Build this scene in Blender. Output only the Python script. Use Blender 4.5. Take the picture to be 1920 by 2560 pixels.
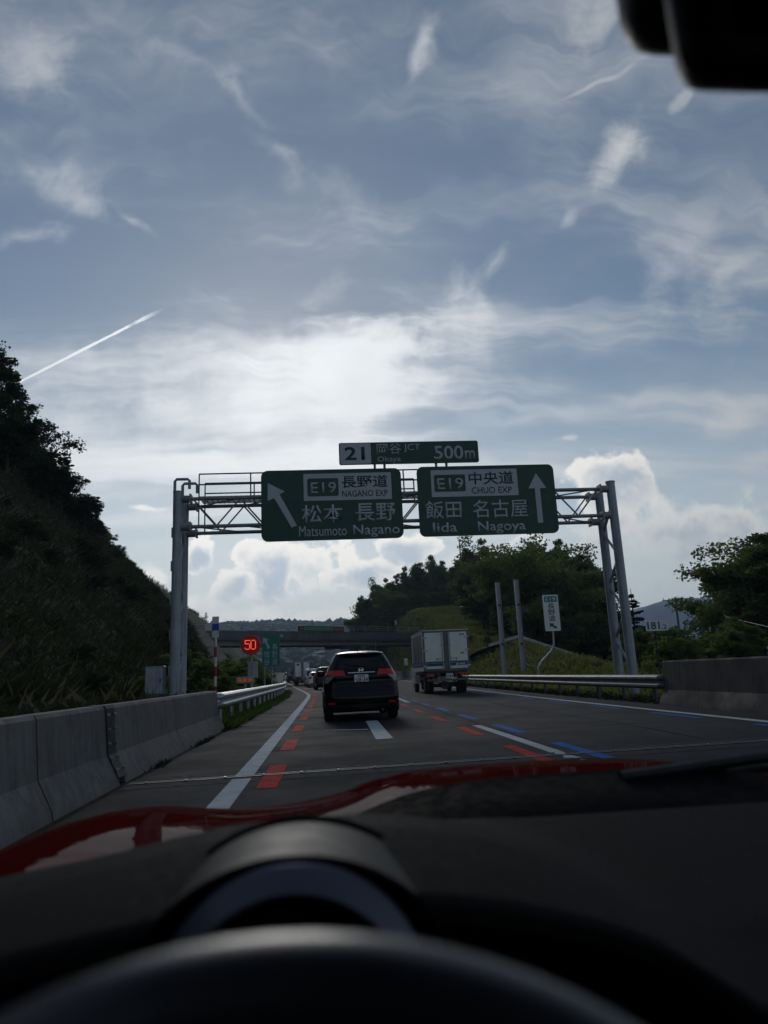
import bpy, bmesh, math, random
import numpy as np
from mathutils import Vector, Matrix
random.seed(7)
RNG = np.random.default_rng(11)
SC = bpy.context.scene
for o in list(SC.objects):
    bpy.data.objects.remove(o)
COL = SC.collection

# ------------------------------------------------------------------ camera
EYE = 1.06
cam_d = bpy.data.cameras.new('camera')
cam_d.sensor_fit = 'VERTICAL'
cam_d.sensor_height = 34.6
cam_d.lens = 34.6 * 1775.0 / 2560.0
cam_d.clip_start = 0.02
cam_d.clip_end = 12000
cam_d.dof.use_dof = True
cam_d.dof.focus_distance = 22.0
cam_d.dof.aperture_fstop = 4.2
cam = bpy.data.objects.new('camera', cam_d)
COL.objects.link(cam)
r_ = Vector((0.99597, -0.07771, -0.04484)); u_ = Vector((0.02635, -0.22438, 0.97415)); f_ = Vector((0.08576, 0.97140, 0.22143))
cam.matrix_world = Matrix(((r_.x, u_.x, -f_.x, 0), (r_.y, u_.y, -f_.y, 0), (r_.z, u_.z, -f_.z, EYE), (0, 0, 0, 1)))
SC.camera = cam
SC.render.engine = 'CYCLES'
SC.view_settings.view_transform = 'Standard'
SC.view_settings.look = 'None'
SC.view_settings.exposure = 0.0
SC.view_settings.gamma = 1.0
SC.view_settings.use_curve_mapping = False
SC.cycles.use_denoising = True
SC.cycles.max_bounces = 8
SC.cycles.transparent_max_bounces = 16
SC.cycles.volume_bounces = 0

# ------------------------------------------------------------------ sky
SUN = Vector((-0.060, 0.915, 0.400)).normalized()
SUN_EL = math.asin(SUN.z)
HAZE = 0.00026
SKY = 0.063
CB = (7.2, 7.0, 0.9, 5.8, 6.4, 10.6, 8.0, 8.8, 7.2)   # cloud brightness: base and gain towards the sun
SUN_AZ = math.atan2(SUN.x, SUN.y)
CLOUDS = [
('w',(0.1305,0.6834,0.7183),(0.311,-0.716,0.625),0.0554,0.0233,1.1,0.70),
('w',(0.3197,0.6302,0.7075),(0.374,-0.770,0.517),0.0608,0.0426,0.9,0.55),
('w',(0.3715,0.7074,0.6014),(0.434,-0.705,0.561),0.0613,0.0317,0.9,0.90),
('w',(0.3251,0.7735,0.5440),(0.501,-0.629,0.594),0.0228,0.0081,1.2,0.40),
('w',(0.4722,0.7624,0.4424),(0.675,0.010,-0.738),0.1280,0.0703,1.3,0.70),
('w',(0.5097,0.7226,0.4669),(0.694,-0.666,0.273),0.0528,0.0215,1.0,0.42),
('w',(0.1914,0.8641,0.4656),(0.632,-0.471,0.615),0.0988,0.0699,1.2,0.65),
('w',(0.2354,0.8224,0.5179),(0.744,-0.495,0.449),0.0547,0.0260,1.3,0.50),
('w',(0.3314,0.6758,0.6583),(0.824,-0.548,0.148),0.0727,0.0053,0.9,0.40),
('w',(0.4154,0.6570,0.6292),(0.344,-0.754,0.560),0.0280,0.0101,0.8,0.45),
('w',(-0.3014,0.6781,0.6704),(0.681,0.645,-0.346),0.0904,0.0656,1.5,0.65),
('w',(-0.1372,0.6987,0.7021),(0.972,0.232,-0.041),0.1133,0.0248,1.5,0.50),
('w',(-0.0857,0.7272,0.6810),(0.706,0.527,-0.474),0.1008,0.0197,1.4,0.45),
('w',(-0.0414,0.7685,0.6385),(0.813,0.397,-0.425),0.0877,0.0201,1.5,0.40),
('w',(-0.2842,0.7689,0.5728),(0.752,0.549,-0.364),0.1064,0.0405,1.4,0.65),
('w',(-0.2278,0.7950,0.5622),(0.725,0.524,-0.448),0.0566,0.0128,1.2,0.55),
('w',(-0.3453,0.7806,0.5210),(0.917,0.162,0.365),0.0847,0.0261,1.3,0.70),
('w',(0.0174,0.7969,0.6038),(0.886,0.267,-0.378),0.1284,0.0583,1.6,0.30),
('t',(-0.2866,0.8591,0.4241),(0.856,0.031,0.516),0.1030,0.0031,0.4,0.95),
('g',(-0.0981,0.9249,0.3674),(0.991,0.057,0.121),0.3453,0.1566,1.3,0.92),
('w',(0.0923,0.8910,0.4444),(0.820,0.185,-0.541),0.0733,0.0645,0.9,0.85),
('g',(-0.2871,0.9088,0.3027),(0.954,0.301,0.001),0.2080,0.1041,1.4,0.85),
('g',(0.0452,0.9122,0.4073),(0.863,0.169,-0.475),0.1259,0.1038,0.9,0.85),
('w',(0.0445,0.9250,0.3772),(0.999,-0.037,-0.028),0.1221,0.0823,1.2,0.80),
('g',(0.2728,0.9036,0.3303),(0.952,-0.303,0.042),0.2578,0.0246,1.3,0.40),
('w',(-0.0015,0.8675,0.4974),(0.915,-0.200,0.352),0.0804,0.0307,1.2,0.35),
('c',(-0.0477,0.9881,0.1460),(0.998,0.042,0.044),0.1048,0.0500,0.5,1.00),
('c',(0.0440,0.9893,0.1392),(0.993,-0.058,0.098),0.0672,0.0252,0.5,1.00),
('c',(-0.1682,0.9720,0.1642),(0.762,0.022,0.648),0.0328,0.0260,0.5,1.00),
('c',(0.3915,0.8909,0.2303),(0.797,-0.453,0.399),0.0461,0.0504,0.8,1.00),
('c',(0.4614,0.8733,0.1567),(0.887,-0.448,-0.114),0.1246,0.0623,1.6,0.85),
('w',(0.5224,0.7998,0.2958),(0.820,-0.566,0.082),0.0664,0.0375,1.0,0.80),
('w',(0.5406,0.8070,0.2376),(0.810,-0.575,0.111),0.0484,0.0223,1.0,0.70),
('c',(0.1290,0.9772,0.1685),(0.985,-0.106,-0.138),0.0477,0.0236,0.5,1.00),
('h',(-0.0627,0.9948,0.0808),(0.998,0.061,0.019),0.1527,0.0186,0.8,0.80),
('h',(0.0813,0.9932,0.0834),(0.995,-0.086,0.058),0.0948,0.0221,0.8,0.80),
('h',(-0.2391,0.9612,0.1378),(0.965,0.251,-0.073),0.0506,0.0190,0.7,0.80),
('w',(0.3289,0.8970,0.2954),(0.944,-0.306,-0.121),0.0290,0.0108,0.6,0.70),
('h',(-0.2450,0.9427,0.2265),(0.963,0.264,-0.059),0.0378,0.0069,0.7,0.80),
('c',(-0.1213,0.9846,0.1259),(0.983,0.101,0.156),0.0375,0.0219,0.7,0.90),
('h',(0.2108,0.9662,0.1482),(0.972,-0.223,0.074),0.0664,0.0189,0.8,0.80),
('h',(-0.2045,0.9734,0.1033),(0.976,0.211,-0.052),0.0721,0.0212,0.9,0.80),
('h',(0.0026,0.9985,0.0539),(1.000,-0.003,0.011),0.1875,0.0131,0.9,0.80),
('c',(0.2860,0.9431,0.1699),(0.932,-0.315,0.180),0.0379,0.0219,0.9,0.70),
('w',(0.4586,0.8640,0.2080),(0.835,-0.499,0.231),0.0194,0.0114,0.8,0.50),
('w',(0.4736,0.8688,0.1449),(0.830,-0.495,0.256),0.0530,0.0254,1.0,0.35),
]
world = bpy.data.worlds.new('World')
SC.world = world
world.use_nodes = True
WT = world.node_tree
WT.nodes.clear()


class Nodes:
    """terse node building: every method returns an output socket"""
    def __init__(self, tree):
        self.t = tree

    def _set(self, sock, v):
        if isinstance(v, bpy.types.NodeSocket):
            self.t.links.new(v, sock)
        elif v is not None:
            sock.default_value = v

    def math(self, op, a, b=None, c=None, clamp=False):
        n = self.t.nodes.new('ShaderNodeMath'); n.operation = op; n.use_clamp = clamp
        for i, v in enumerate((a, b, c)):
            if v is not None:
                self._set(n.inputs[i], v)
        return n.outputs[0]

    def vmath(self, op, a, b=None, scale=None):
        n = self.t.nodes.new('ShaderNodeVectorMath'); n.operation = op
        self._set(n.inputs[0], a)
        if b is not None:
            self._set(n.inputs[1], b)
        if scale is not None:
            self._set(n.inputs['Scale'], scale)
        return n.outputs['Value'] if op in ('DOT_PRODUCT', 'LENGTH', 'DISTANCE') else n.outputs[0]

    def comb(self, x, y, z=0.0):
        n = self.t.nodes.new('ShaderNodeCombineXYZ')
        for i, v in enumerate((x, y, z)):
            self._set(n.inputs[i], v)
        return n.outputs[0]

    def sep(self, v):
        n = self.t.nodes.new('ShaderNodeSeparateXYZ'); self._set(n.inputs[0], v)
        return n.outputs

    def noise(self, vec, scale, detail=4.0, rough=0.55, dist=0.0, out=0):
        n = self.t.nodes.new('ShaderNodeTexNoise')
        self._set(n.inputs['Vector'], vec); n.inputs['Scale'].default_value = scale
        n.inputs['Detail'].default_value = detail; n.inputs['Roughness'].default_value = rough
        n.inputs['Distortion'].default_value = dist
        return n.outputs[out]

    def voro(self, vec, scale, feature='F1'):
        n = self.t.nodes.new('ShaderNodeTexVoronoi'); n.feature = feature
        self._set(n.inputs['Vector'], vec); n.inputs['Scale'].default_value = scale
        return n.outputs['Distance']

    def smooth(self, v, lo, hi, a=0.0, b=1.0):
        n = self.t.nodes.new('ShaderNodeMapRange'); n.interpolation_type = 'SMOOTHSTEP'
        self._set(n.inputs[0], v)
        for i, x in zip((1, 2, 3, 4), (lo, hi, a, b)):
            self._set(n.inputs[i], x)
        return n.outputs[0]

    def ramp(self, v, stops):
        n = self.t.nodes.new('ShaderNodeValToRGB')
        self._set(n.inputs[0], v)
        e = n.color_ramp.elements
        while len(e) < len(stops):
            e.new(0.5)
        for el, (p, c) in zip(e, stops):
            el.position = p; el.color = (*c, 1) if len(c) == 3 else c
        return n.outputs[0]

    def mix(self, fac, a, b, blend='MIX'):
        n = self.t.nodes.new('ShaderNodeMix'); n.data_type = 'RGBA'; n.blend_type = blend
        self._set(n.inputs[0], fac)
        for s, v in ((n.inputs[6], a), (n.inputs[7], b)):
            if isinstance(v, tuple) and len(v) == 3:
                v = (*v, 1.0)
            self._set(s, v)
        return n.outputs[2]

    def node(self, typ, **kw):
        n = self.t.nodes.new(typ)
        for k, v in kw.items():
            setattr(n, k, v)
        return n


def build_sky():
    N = Nodes(WT)
    d = WT.nodes.new('ShaderNodeTexCoord').outputs['Generated']
    sky = N.node('ShaderNodeTexSky', sky_type='NISHITA')
    sky.sun_disc = False
    sky.sun_elevation = SUN_EL
    sky.sun_rotation = SUN_AZ
    sky.altitude = 800
    sky.air_density = 1.25
    sky.dust_density = 0.35
    sky.ozone_density = 1.0
    base = sky.outputs[0]
    glow = N.math('MAXIMUM', N.vmath('DOT_PRODUCT', d, tuple(SUN)), 0.0)
    glow_w = N.math('POWER', glow, 7.0)
    glow_n = N.math('POWER', glow, 40.0)
    z = N.sep(d)
    dz = N.math('ADD', N.math('MAXIMUM', z[2], 0.0), 0.16)
    flat = N.comb(N.math('DIVIDE', z[0], dz), N.math('DIVIDE', z[1], dz), 0.0)
    # domain warp and cloud noises, shared by all clouds
    w1 = N.vmath('SUBTRACT', N.noise(d, 9.0, 2.0, 0.6, out=1), (0.5, 0.5, 0.5))
    dw = N.vmath('ADD', d, N.vmath('SCALE', w1, scale=0.05))
    rot = N.node('ShaderNodeMapping'); rot.inputs['Rotation'].default_value = (0, 0, 0.5); rot.inputs['Scale'].default_value = (0.55, 1.5, 1.0)
    WT.links.new(flat, rot.inputs['Vector'])
    n_streak = N.noise(rot.outputs[0], 1.15, 6.0, 0.56, 0.6)
    rot2 = N.node('ShaderNodeMapping'); rot2.inputs['Rotation'].default_value = (0, 0, -0.75); rot2.inputs['Scale'].default_value = (0.5, 2.2, 1.0)
    WT.links.new(N.vmath('ADD', flat, N.vmath('SCALE', w1, scale=0.20)), rot2.inputs['Vector'])
    n_cirrus = N.noise(rot2.outputs[0], 1.6, 7.0, 0.60, 0.35)
    n_fine = N.math('SUBTRACT', N.noise(dw, 15.0, 7.0, 0.62), 0.45)
    n_cell = N.voro(dw, 26.0)
    n_puff = N.math('SUBTRACT', N.math('MULTIPLY', n_fine, 2.5), N.math('MULTIPLY', n_cell, 0.55))
    front = N.math('GREATER_THAN', z[1], 0.2)
    # brightness of cloud: forward scattering round the hidden sun
    bright = N.math('ADD', N.math('ADD', CB[0], N.math('MULTIPLY', glow_w, CB[1])), N.math('MULTIPLY', glow_n, CB[2]))
    white = N.vmath('SCALE', (0.97, 0.985, 1.02), scale=bright)
    grey = N.vmath('SCALE', (0.88, 1.0, 1.14), scale=N.math('ADD', CB[3], N.math('MULTIPLY', glow_w, CB[4])))
    rim = N.vmath('SCALE', (1.03, 1.0, 0.96), scale=N.math('ADD', CB[5], N.math('MULTIPLY', glow_w, CB[6])))
    # high veil of cirrus over the whole dome, streaked
    veil = N.math('MULTIPLY', N.smooth(n_streak, 0.40, 0.72, 0.05, 1.0), N.smooth(n_cirrus, 0.34, 0.72, 0.12, 1.0))
    col = N.mix(N.math('MULTIPLY', veil, N.math('ADD', 0.62, N.math('MULTIPLY', glow_w, 0.45)), clamp=True), base, white)
    fibre = N.math('MULTIPLY', N.smooth(n_cirrus, 0.46, 0.76), N.smooth(n_streak, 0.30, 0.62, 0.12, 0.66))
    col = N.mix(fibre, col, white)
    # soft grey-white haze towards the skyline
    low = N.smooth(z[2], 0.0, 0.42, 0.80, 0.0)
    col = N.mix(low, col, N.vmath('SCALE', (0.93, 0.99, 1.06), scale=N.math('ADD', CB[7], N.math('MULTIPLY', glow_w, CB[8]))))

    def backdrop(c):
        bg = N.node('ShaderNodeBackground')
        bg.inputs['Strength'].default_value = SKY
        WT.links.new(c, bg.inputs['Color'])
        return bg.outputs[0]
    shader = backdrop(col)
    acc_c = acc_a = None
    for i, (kind, dc, e1, a, b, soft, st) in enumerate(CLOUDS):
        dc = Vector(dc); e1 = Vector(e1).normalized(); e2 = dc.cross(e1).normalized()
        if e2.z > 0:
            e2 = -e2          # cb grows downwards
        src = d if kind == 't' else dw
        ca = N.math('SUBTRACT', N.vmath('DOT_PRODUCT', src, tuple(e1 / a)), e1.dot(dc) / a)
        cb = N.math('SUBTRACT', N.vmath('DOT_PRODUCT', src, tuple(e2 / b)), e2.dot(dc) / b)
        r = N.vmath('LENGTH', N.comb(ca, cb, 0.0))
        cc = white
        if kind == 'w':
            v = N.math('MULTIPLY_ADD', n_fine, 2.2, N.math('MULTIPLY_ADD', n_cirrus, 1.4, N.math('SUBTRACT', 0.05, r)))
            m = N.math('MULTIPLY', N.smooth(v, 0.0, soft), N.smooth(r, 0.5, 1.5, st, 0.0))
        elif kind == 'g':
            v = N.math('MULTIPLY_ADD', N.math('SUBTRACT', n_streak, 0.5), 1.6, N.math('MULTIPLY_ADD', N.math('SUBTRACT', n_cirrus, 0.5), 2.0, N.math('MULTIPLY_ADD', n_fine, 0.9, N.math('SUBTRACT', 0.95, r))))
            m = N.math('MULTIPLY', N.smooth(v, -0.1, soft), st)
            cc = N.vmath('SCALE', white, scale=1.12)
        elif kind == 't':
            spread = N.smooth(ca, -1.0, 1.1, 0.6, 3.0)
            v = N.math('SUBTRACT', N.math('MULTIPLY_ADD', n_fine, spread, 0.7), N.math('ABSOLUTE', cb))
            gap = N.smooth(N.math('ABSOLUTE', N.math('SUBTRACT', ca, 0.55)), 0.0, 0.10, 0.35, 1.0)
            m = N.math('MULTIPLY', N.math('MULTIPLY', N.smooth(v, 0.0, 0.5), gap), N.smooth(N.math('ABSOLUTE', N.math('ADD', ca, 0.35)), 0.85, 1.36, st, 0.0))
            cc = N.vmath('SCALE', white, scale=1.2)
        else:
            v = N.math('ADD', N.math('SUBTRACT', 1.12, r), n_puff)
            m = N.math('MULTIPLY', N.smooth(v, 0.0, soft * 0.4 if kind == 'c' else soft), st)
            if kind == 'c':
                inner = N.smooth(N.math('MULTIPLY_ADD', cb, 0.4, v), 0.10, 0.95)   # lit rim above, shaded body below
                cc = N.mix(inner, rim, grey)
            else:
                cc = rim
        m = N.math('MULTIPLY', m, front, clamp=True)
        if acc_a is None:
            acc_c, acc_a = cc, m
        else:
            new_a = N.math('SUBTRACT', 1.0, N.math('MULTIPLY', N.math('SUBTRACT', 1.0, acc_a), N.math('SUBTRACT', 1.0, m)))
            acc_c = N.mix(N.math('DIVIDE', m, N.math('MAXIMUM', new_a, 1e-4), clamp=True), acc_c, cc)
            acc_a = new_a
        if i % 4 == 3 or i == len(CLOUDS) - 1:
            mx = N.node('ShaderNodeMixShader')
            WT.links.new(acc_a, mx.inputs[0]); WT.links.new(shader, mx.inputs[1]); WT.links.new(backdrop(acc_c), mx.inputs[2])
            shader = mx.outputs[0]
            acc_c = acc_a = None
    out = N.node('ShaderNodeOutputWorld')
    WT.links.new(shader, out.inputs['Surface'])
    world.cycles.sampling_method = 'MANUAL'
    world.cycles.sample_map_resolution = 256


build_sky()

# ------------------------------------------------------------------ sun, veiled by thin cloud
sun_d = bpy.data.lights.new('sun', 'SUN')
sun_d.energy = 0.7
sun_d.angle = math.radians(14)
sun_d.color = (1.0, 0.965, 0.92)
sun = bpy.data.objects.new('sun', sun_d)
COL.objects.link(sun)
sun.rotation_euler = (-SUN).to_track_quat('-Z', 'Y').to_euler()
sun.location = (0, 0, 60)

# ------------------------------------------------------------------ helpers
ABS = {}


def link(o, parent=None):
    COL.objects.link(o)
    if parent is not None:
        o.parent = parent
    return o


def tag(o, label=None, cat=None, group=None, kind=None):
    for k, v in (('label', label), ('category', cat), ('group', group), ('kind', kind)):
        if v:
            o[k] = v
    return o


def thing(name, label, cat, loc=(0, 0, 0), rz=0.0, group=None, world_coords=False):
    """an Empty at a thing's base that parents its parts; with world_coords its parts are given in world coordinates"""
    o = bpy.data.objects.new(name, None)
    o.empty_display_size = 0.2
    link(o)
    o.location = loc
    o.rotation_euler = (0, 0, rz)
    ABS[o.name] = Vector(loc) if world_coords else Vector((0, 0, 0))
    return tag(o, label, cat, group)


def off_of(parent):
    v = Vector((0, 0, 0))
    while parent is not None:
        v = v + ABS.get(parent.name, Vector((0, 0, 0)))
        parent = parent.parent
    return v


class MB:
    """collects simple solids into one mesh"""
    def __init__(self):
        self.v, self.f = [], []

    def add(self, verts, faces):
        n = len(self.v)
        self.v += [tuple(p) for p in verts]
        self.f += [tuple(i + n for i in f) for f in faces]
        return self

    def box(self, c, s, rot=None):
        hx, hy, hz = s[0] / 2, s[1] / 2, s[2] / 2
        P = [Vector((x, y, z)) for x in (-hx, hx) for y in (-hy, hy) for z in (-hz, hz)]
        if rot is not None:
            P = [rot @ p for p in P]
        c = Vector(c)
        return self.add([p + c for p in P], [(0, 1, 3, 2), (4, 6, 7, 5), (0, 4, 5, 1), (2, 3, 7, 6), (0, 2, 6, 4), (1, 5, 7, 3)])

    def rbox(self, c, s, r=0.02, seg=2):
        """box with rounded edges"""
        bm = bmesh.new()
        bmesh.ops.create_cube(bm, size=1.0)
        for v in bm.verts:
            v.co = Vector((v.co.x * s[0], v.co.y * s[1], v.co.z * s[2])) + Vector(c)
        bmesh.ops.bevel(bm, geom=list(bm.edges), offset=r, segments=seg, profile=0.5, affect='EDGES', clamp_overlap=True)
        bm.verts.index_update()
        self.add([v.co for v in bm.verts], [[v.index for v in f.verts] for f in bm.faces])
        bm.free()
        return self

    def cyl(self, p0, p1, r0, r1=None, n=12, caps=True):
        r1 = r0 if r1 is None else r1
        p0, p1 = Vector(p0), Vector(p1)
        ax = (p1 - p0).normalized()
        a = ax.orthogonal().normalized(); b = ax.cross(a)
        V = []
        for p, r in ((p0, r0), (p1, r1)):
            for i in range(n):
                t = 2 * math.pi * i / n
                V.append(p + (a * math.cos(t) + b * math.sin(t)) * r)
        F = [(i, (i + 1) % n, n + (i + 1) % n, n + i) for i in range(n)]
        if caps:
            F += [tuple(range(n - 1, -1, -1)), tuple(range(n, 2 * n))]
        return self.add(V, F)

    def tube(self, pts, r, n=8, caps=True):
        pts = [Vector(p) for p in pts]
        rs = r if isinstance(r, (list, tuple)) else [r] * len(pts)
        V, F = [], []
        a = None
        for k, p in enumerate(pts):
            t = (pts[min(k + 1, len(pts) - 1)] - pts[max(k - 1, 0)]).normalized()
            a = t.orthogonal().normalized() if a is None else (a - t * a.dot(t)).normalized()
            b = t.cross(a)
            for i in range(n):
                th = 2 * math.pi * i / n
                V.append(p + (a * math.cos(th) + b * math.sin(th)) * rs[k])
        for k in range(len(pts) - 1):
            for i in range(n):
                j = (i + 1) % n
                F.append((k * n + i, k * n + j, (k + 1) * n + j, (k + 1) * n + i))
        if caps:
            F += [tuple(range(n - 1, -1, -1)), tuple(range((len(pts) - 1) * n, len(pts) * n))]
        return self.add(V, F)

    def prism(self, poly, y0, y1, plane='xz'):
        """extrude a polygon given in x,z between two depths y0 and y1"""
        n = len(poly)
        mk = {'xz': lambda p, d: (p[0], d, p[1]), 'yz': lambda p, d: (d, p[0], p[1]), 'xy': lambda p, d: (p[0], p[1], d)}[plane]
        V = [mk(p, y0) for p in poly] + [mk(p, y1) for p in poly]
        F = [tuple(range(n)), tuple(range(2 * n - 1, n - 1, -1))] + [(i, n + i, n + (i + 1) % n, (i + 1) % n) for i in range(n)]
        return self.add(V, F)

    def sweep(self, path, section, closed=False, caps=True):
        """section: (offset, height) pairs; path: list of (point, side vector)"""
        m = len(section)
        V, F = [], []
        for p, s in path:
            p, s = Vector(p), Vector(s)
            for (o, h) in section:
                V.append(p + s * o + Vector((0, 0, h)))
        for k in range(len(path) - 1):
            for i in range(m if closed else m - 1):
                j = (i + 1) % m
                F.append((k * m + i, k * m + j, (k + 1) * m + j, (k + 1) * m + i))
        if caps and closed:
            F += [tuple(range(m)), tuple(range(len(path) * m - 1, (len(path) - 1) * m - 1, -1))]
        return self.add(V, F)

    def build(self, name, mat, parent=None, smooth=False, label=None):
        o_ = off_of(parent)
        me = bpy.data.meshes.new(name)
        me.from_pydata([(p[0] - o_.x, p[1] - o_.y, p[2] - o_.z) for p in self.v], [], self.f)
        bm = bmesh.new(); bm.from_mesh(me)
        bmesh.ops.recalc_face_normals(bm, faces=bm.faces)
        bm.to_mesh(me); bm.free()
        if smooth:
            for p in me.polygons:
                p.use_smooth = True
            me.set_sharp_from_angle(angle=math.radians(42 if smooth is True else smooth))
        me.materials.append(mat)
        o = bpy.data.objects.new(name, me)
        link(o, parent)
        if label:
            o['label'] = label
        return o


def raw_mesh(name, V, F, mat, parent=None, smooth=False):
    """fast mesh from numpy arrays; F is (n,3) or (n,4)"""
    me = bpy.data.meshes.new(name)
    V = np.asarray(V, dtype=np.float32); F = np.asarray(F, dtype=np.int32)
    k = F.shape[1]
    me.vertices.add(len(V)); me.vertices.foreach_set('co', V.ravel())
    me.loops.add(F.size); me.loops.foreach_set('vertex_index', F.ravel())
    me.polygons.add(len(F))
    me.polygons.foreach_set('loop_start', np.arange(0, F.size, k, dtype=np.int32))
    me.polygons.foreach_set('loop_total', np.full(len(F), k, dtype=np.int32))
    if smooth:
        me.polygons.foreach_set('use_smooth', np.ones(len(F), dtype=bool))
    me.update(calc_edges=True)
    me.validate()
    me.materials.append(mat)
    o = bpy.data.objects.new(name, me)
    link(o, parent)
    return o


def copy_tree(o, parent=None):
    c = o.copy()
    link(c)
    c.parent = parent
    for ch in list(o.children):
        copy_tree(ch, c)
    return c


# ------------------------------------------------------------------ materials
MATS = {}


def mat(name, col, rough=0.6, metal=0.0, var=0.12, scale=6.0, bump=0.0, bscale=40.0, coat=0.0, spec=0.5, emit=None, estr=0.0, streak=False, coords='Object', dirt=None):
    """procedural material: base colour broken up by noise, optional fine relief, streaks and dirt"""
    if name in MATS:
        return MATS[name]
    m = bpy.data.materials.new(name); m.use_nodes = True
    T = m.node_tree; N = Nodes(T)
    b = T.nodes['Principled BSDF']
    tc = T.nodes.new('ShaderNodeTexCoord').outputs[coords]
    n1 = N.noise(tc, scale, 6.0, 0.6)
    lo = tuple(max(0.0, c * (1 - var)) for c in col); hi = tuple(min(1.0, c * (1 + var)) for c in col)
    c = N.mix(N.smooth(n1, 0.3, 0.7), lo, hi)
    if streak:
        mp = N.node('ShaderNodeMapping'); mp.inputs['Scale'].default_value = (5.0, 5.0, 0.25)
        T.links.new(tc, mp.inputs['Vector'])
        s = N.smooth(N.noise(mp.outputs[0], 2.4, 7.0, 0.7), 0.40, 0.66)
        c = N.mix(N.math('MULTIPLY', s, 0.75), c, tuple(x * 0.55 for x in col))
    if dirt is not None:
        dn = N.smooth(N.noise(tc, dirt[0], 8.0, 0.7), dirt[1], dirt[1] + 0.18)
        c = N.mix(N.math('MULTIPLY', dn, dirt[2]), c, dirt[3])
    T.links.new(c, b.inputs['Base Color'])
    b.inputs['Metallic'].default_value = metal
    T.links.new(N.smooth(N.noise(tc, scale * 2.7, 4.0), 0.25, 0.75, max(0.02, rough * 0.85), min(1.0, rough * 1.15)), b.inputs['Roughness'])
    b.inputs['Specular IOR Level'].default_value = spec
    if coat:
        b.inputs['Coat Weight'].default_value = coat
        b.inputs['Coat Roughness'].default_value = 0.04
    if emit:
        b.inputs['Emission Color'].default_value = (*emit, 1); b.inputs['Emission Strength'].default_value = estr
    if bump:
        bn = N.node('ShaderNodeBump'); bn.inputs['Strength'].default_value = bump; bn.inputs['Distance'].default_value = 0.02
        T.links.new(N.noise(tc, bscale, 6.0, 0.65), bn.inputs['Height'])
        T.links.new(bn.outputs[0], b.inputs['Normal'])
    MATS[name] = m
    return m


def leaf_mat(name, c0, c1, trans=0.35):
    """leaf: per-leaf colour spread, light passing through"""
    m = bpy.data.materials.new(name); m.use_nodes = True
    T = m.node_tree; N = Nodes(T); T.nodes.clear()
    geo = T.nodes.new('ShaderNodeNewGeometry')
    oi = T.nodes.new('ShaderNodeObjectInfo')
    pn = N.noise(geo.outputs['Position'], 0.35, 3.0)
    f = N.math('ADD', N.math('MULTIPLY', geo.outputs['Random Per Island'], 0.55), N.math('MULTIPLY', N.smooth(pn, 0.3, 0.7), 0.45))
    c = N.mix(f, c0, c1)
    c = N.mix(N.math('MULTIPLY', oi.outputs['Random'], 0.3), c, tuple(x * 0.6 for x in c0))
    d = T.nodes.new('ShaderNodeBsdfDiffuse'); t = T.nodes.new('ShaderNodeBsdfTranslucent'); g = T.nodes.new('ShaderNodeBsdfGlossy')
    g.inputs['Roughness'].default_value = 0.45; g.inputs['Color'].default_value = (0.6, 0.6, 0.6, 1)
    T.links.new(c, d.inputs[0])
    T.links.new(N.mix(0.5, c, tuple(min(1, x * 1.5) for x in (c1[0], c1[1], c1[2] * 0.6))), t.inputs[0])
    m1 = T.nodes.new('ShaderNodeMixShader'); m1.inputs[0].default_value = trans
    T.links.new(d.outputs[0], m1.inputs[1]); T.links.new(t.outputs[0], m1.inputs[2])
    m2 = T.nodes.new('ShaderNodeMixShader'); m2.inputs[0].default_value = 0.035
    T.links.new(m1.outputs[0], m2.inputs[1]); T.links.new(g.outputs[0], m2.inputs[2])
    out = T.nodes.new('ShaderNodeOutputMaterial'); T.links.new(m2.outputs[0], out.inputs[0])
    MATS[name] = m
    return m


def text_part(body, x0, x1, z0, z1, y, m, parent, name='lettering', bold=0.0, depth=0.004):
    """lettering fitted into a box of a panel that faces -Y"""
    cu = bpy.data.curves.new('tmp_text', 'FONT')
    cu.body = body; cu.resolution_u = 3; cu.offset = bold; cu.extrude = 0.0
    o = bpy.data.objects.new('tmp_text', cu); link(o)
    dg = bpy.context.evaluated_depsgraph_get()
    me = bpy.data.meshes.new_from_object(o.evaluated_get(dg))
    bpy.data.objects.remove(o); bpy.data.curves.remove(cu)
    n = len(me.vertices)
    co = np.empty(n * 3, dtype=np.float32); me.vertices.foreach_get('co', co); co = co.reshape(-1, 3)
    mn, mx = co.min(0), co.max(0)
    off = off_of(parent)
    out = np.empty_like(co)
    out[:, 0] = x0 + (co[:, 0] - mn[0]) / (mx[0] - mn[0]) * (x1 - x0) - off.x
    out[:, 2] = z0 + (co[:, 1] - mn[1]) / (mx[1] - mn[1]) * (z1 - z0) - off.z
    out[:, 1] = y - off.y
    me.vertices.foreach_set('co', out.ravel())
    bm = bmesh.new(); bm.from_mesh(me)
    r = bmesh.ops.extrude_face_region(bm, geom=list(bm.faces))
    for v in [g for g in r['geom'] if isinstance(g, bmesh.types.BMVert)]:
        v.co.y -= depth
    bmesh.ops.recalc_face_normals(bm, faces=bm.faces)
    bm.to_mesh(me); bm.free()
    me.name = name
    me.materials.clear(); me.materials.append(m)
    ob = bpy.data.objects.new(name, me)
    return link(ob, parent)


def round_rect(x0, x1, z0, z1, r, seg=5):
    P = []
    for cx, cz, a0 in ((x1 - r, z1 - r, 0), (x0 + r, z1 - r, 90), (x0 + r, z0 + r, 180), (x1 - r, z0 + r, 270)):
        for k in range(seg + 1):
            t = math.radians(a0 + 90 * k / seg)
            P.append((cx + r * math.cos(t), cz + r * math.sin(t)))
    return P


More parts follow.
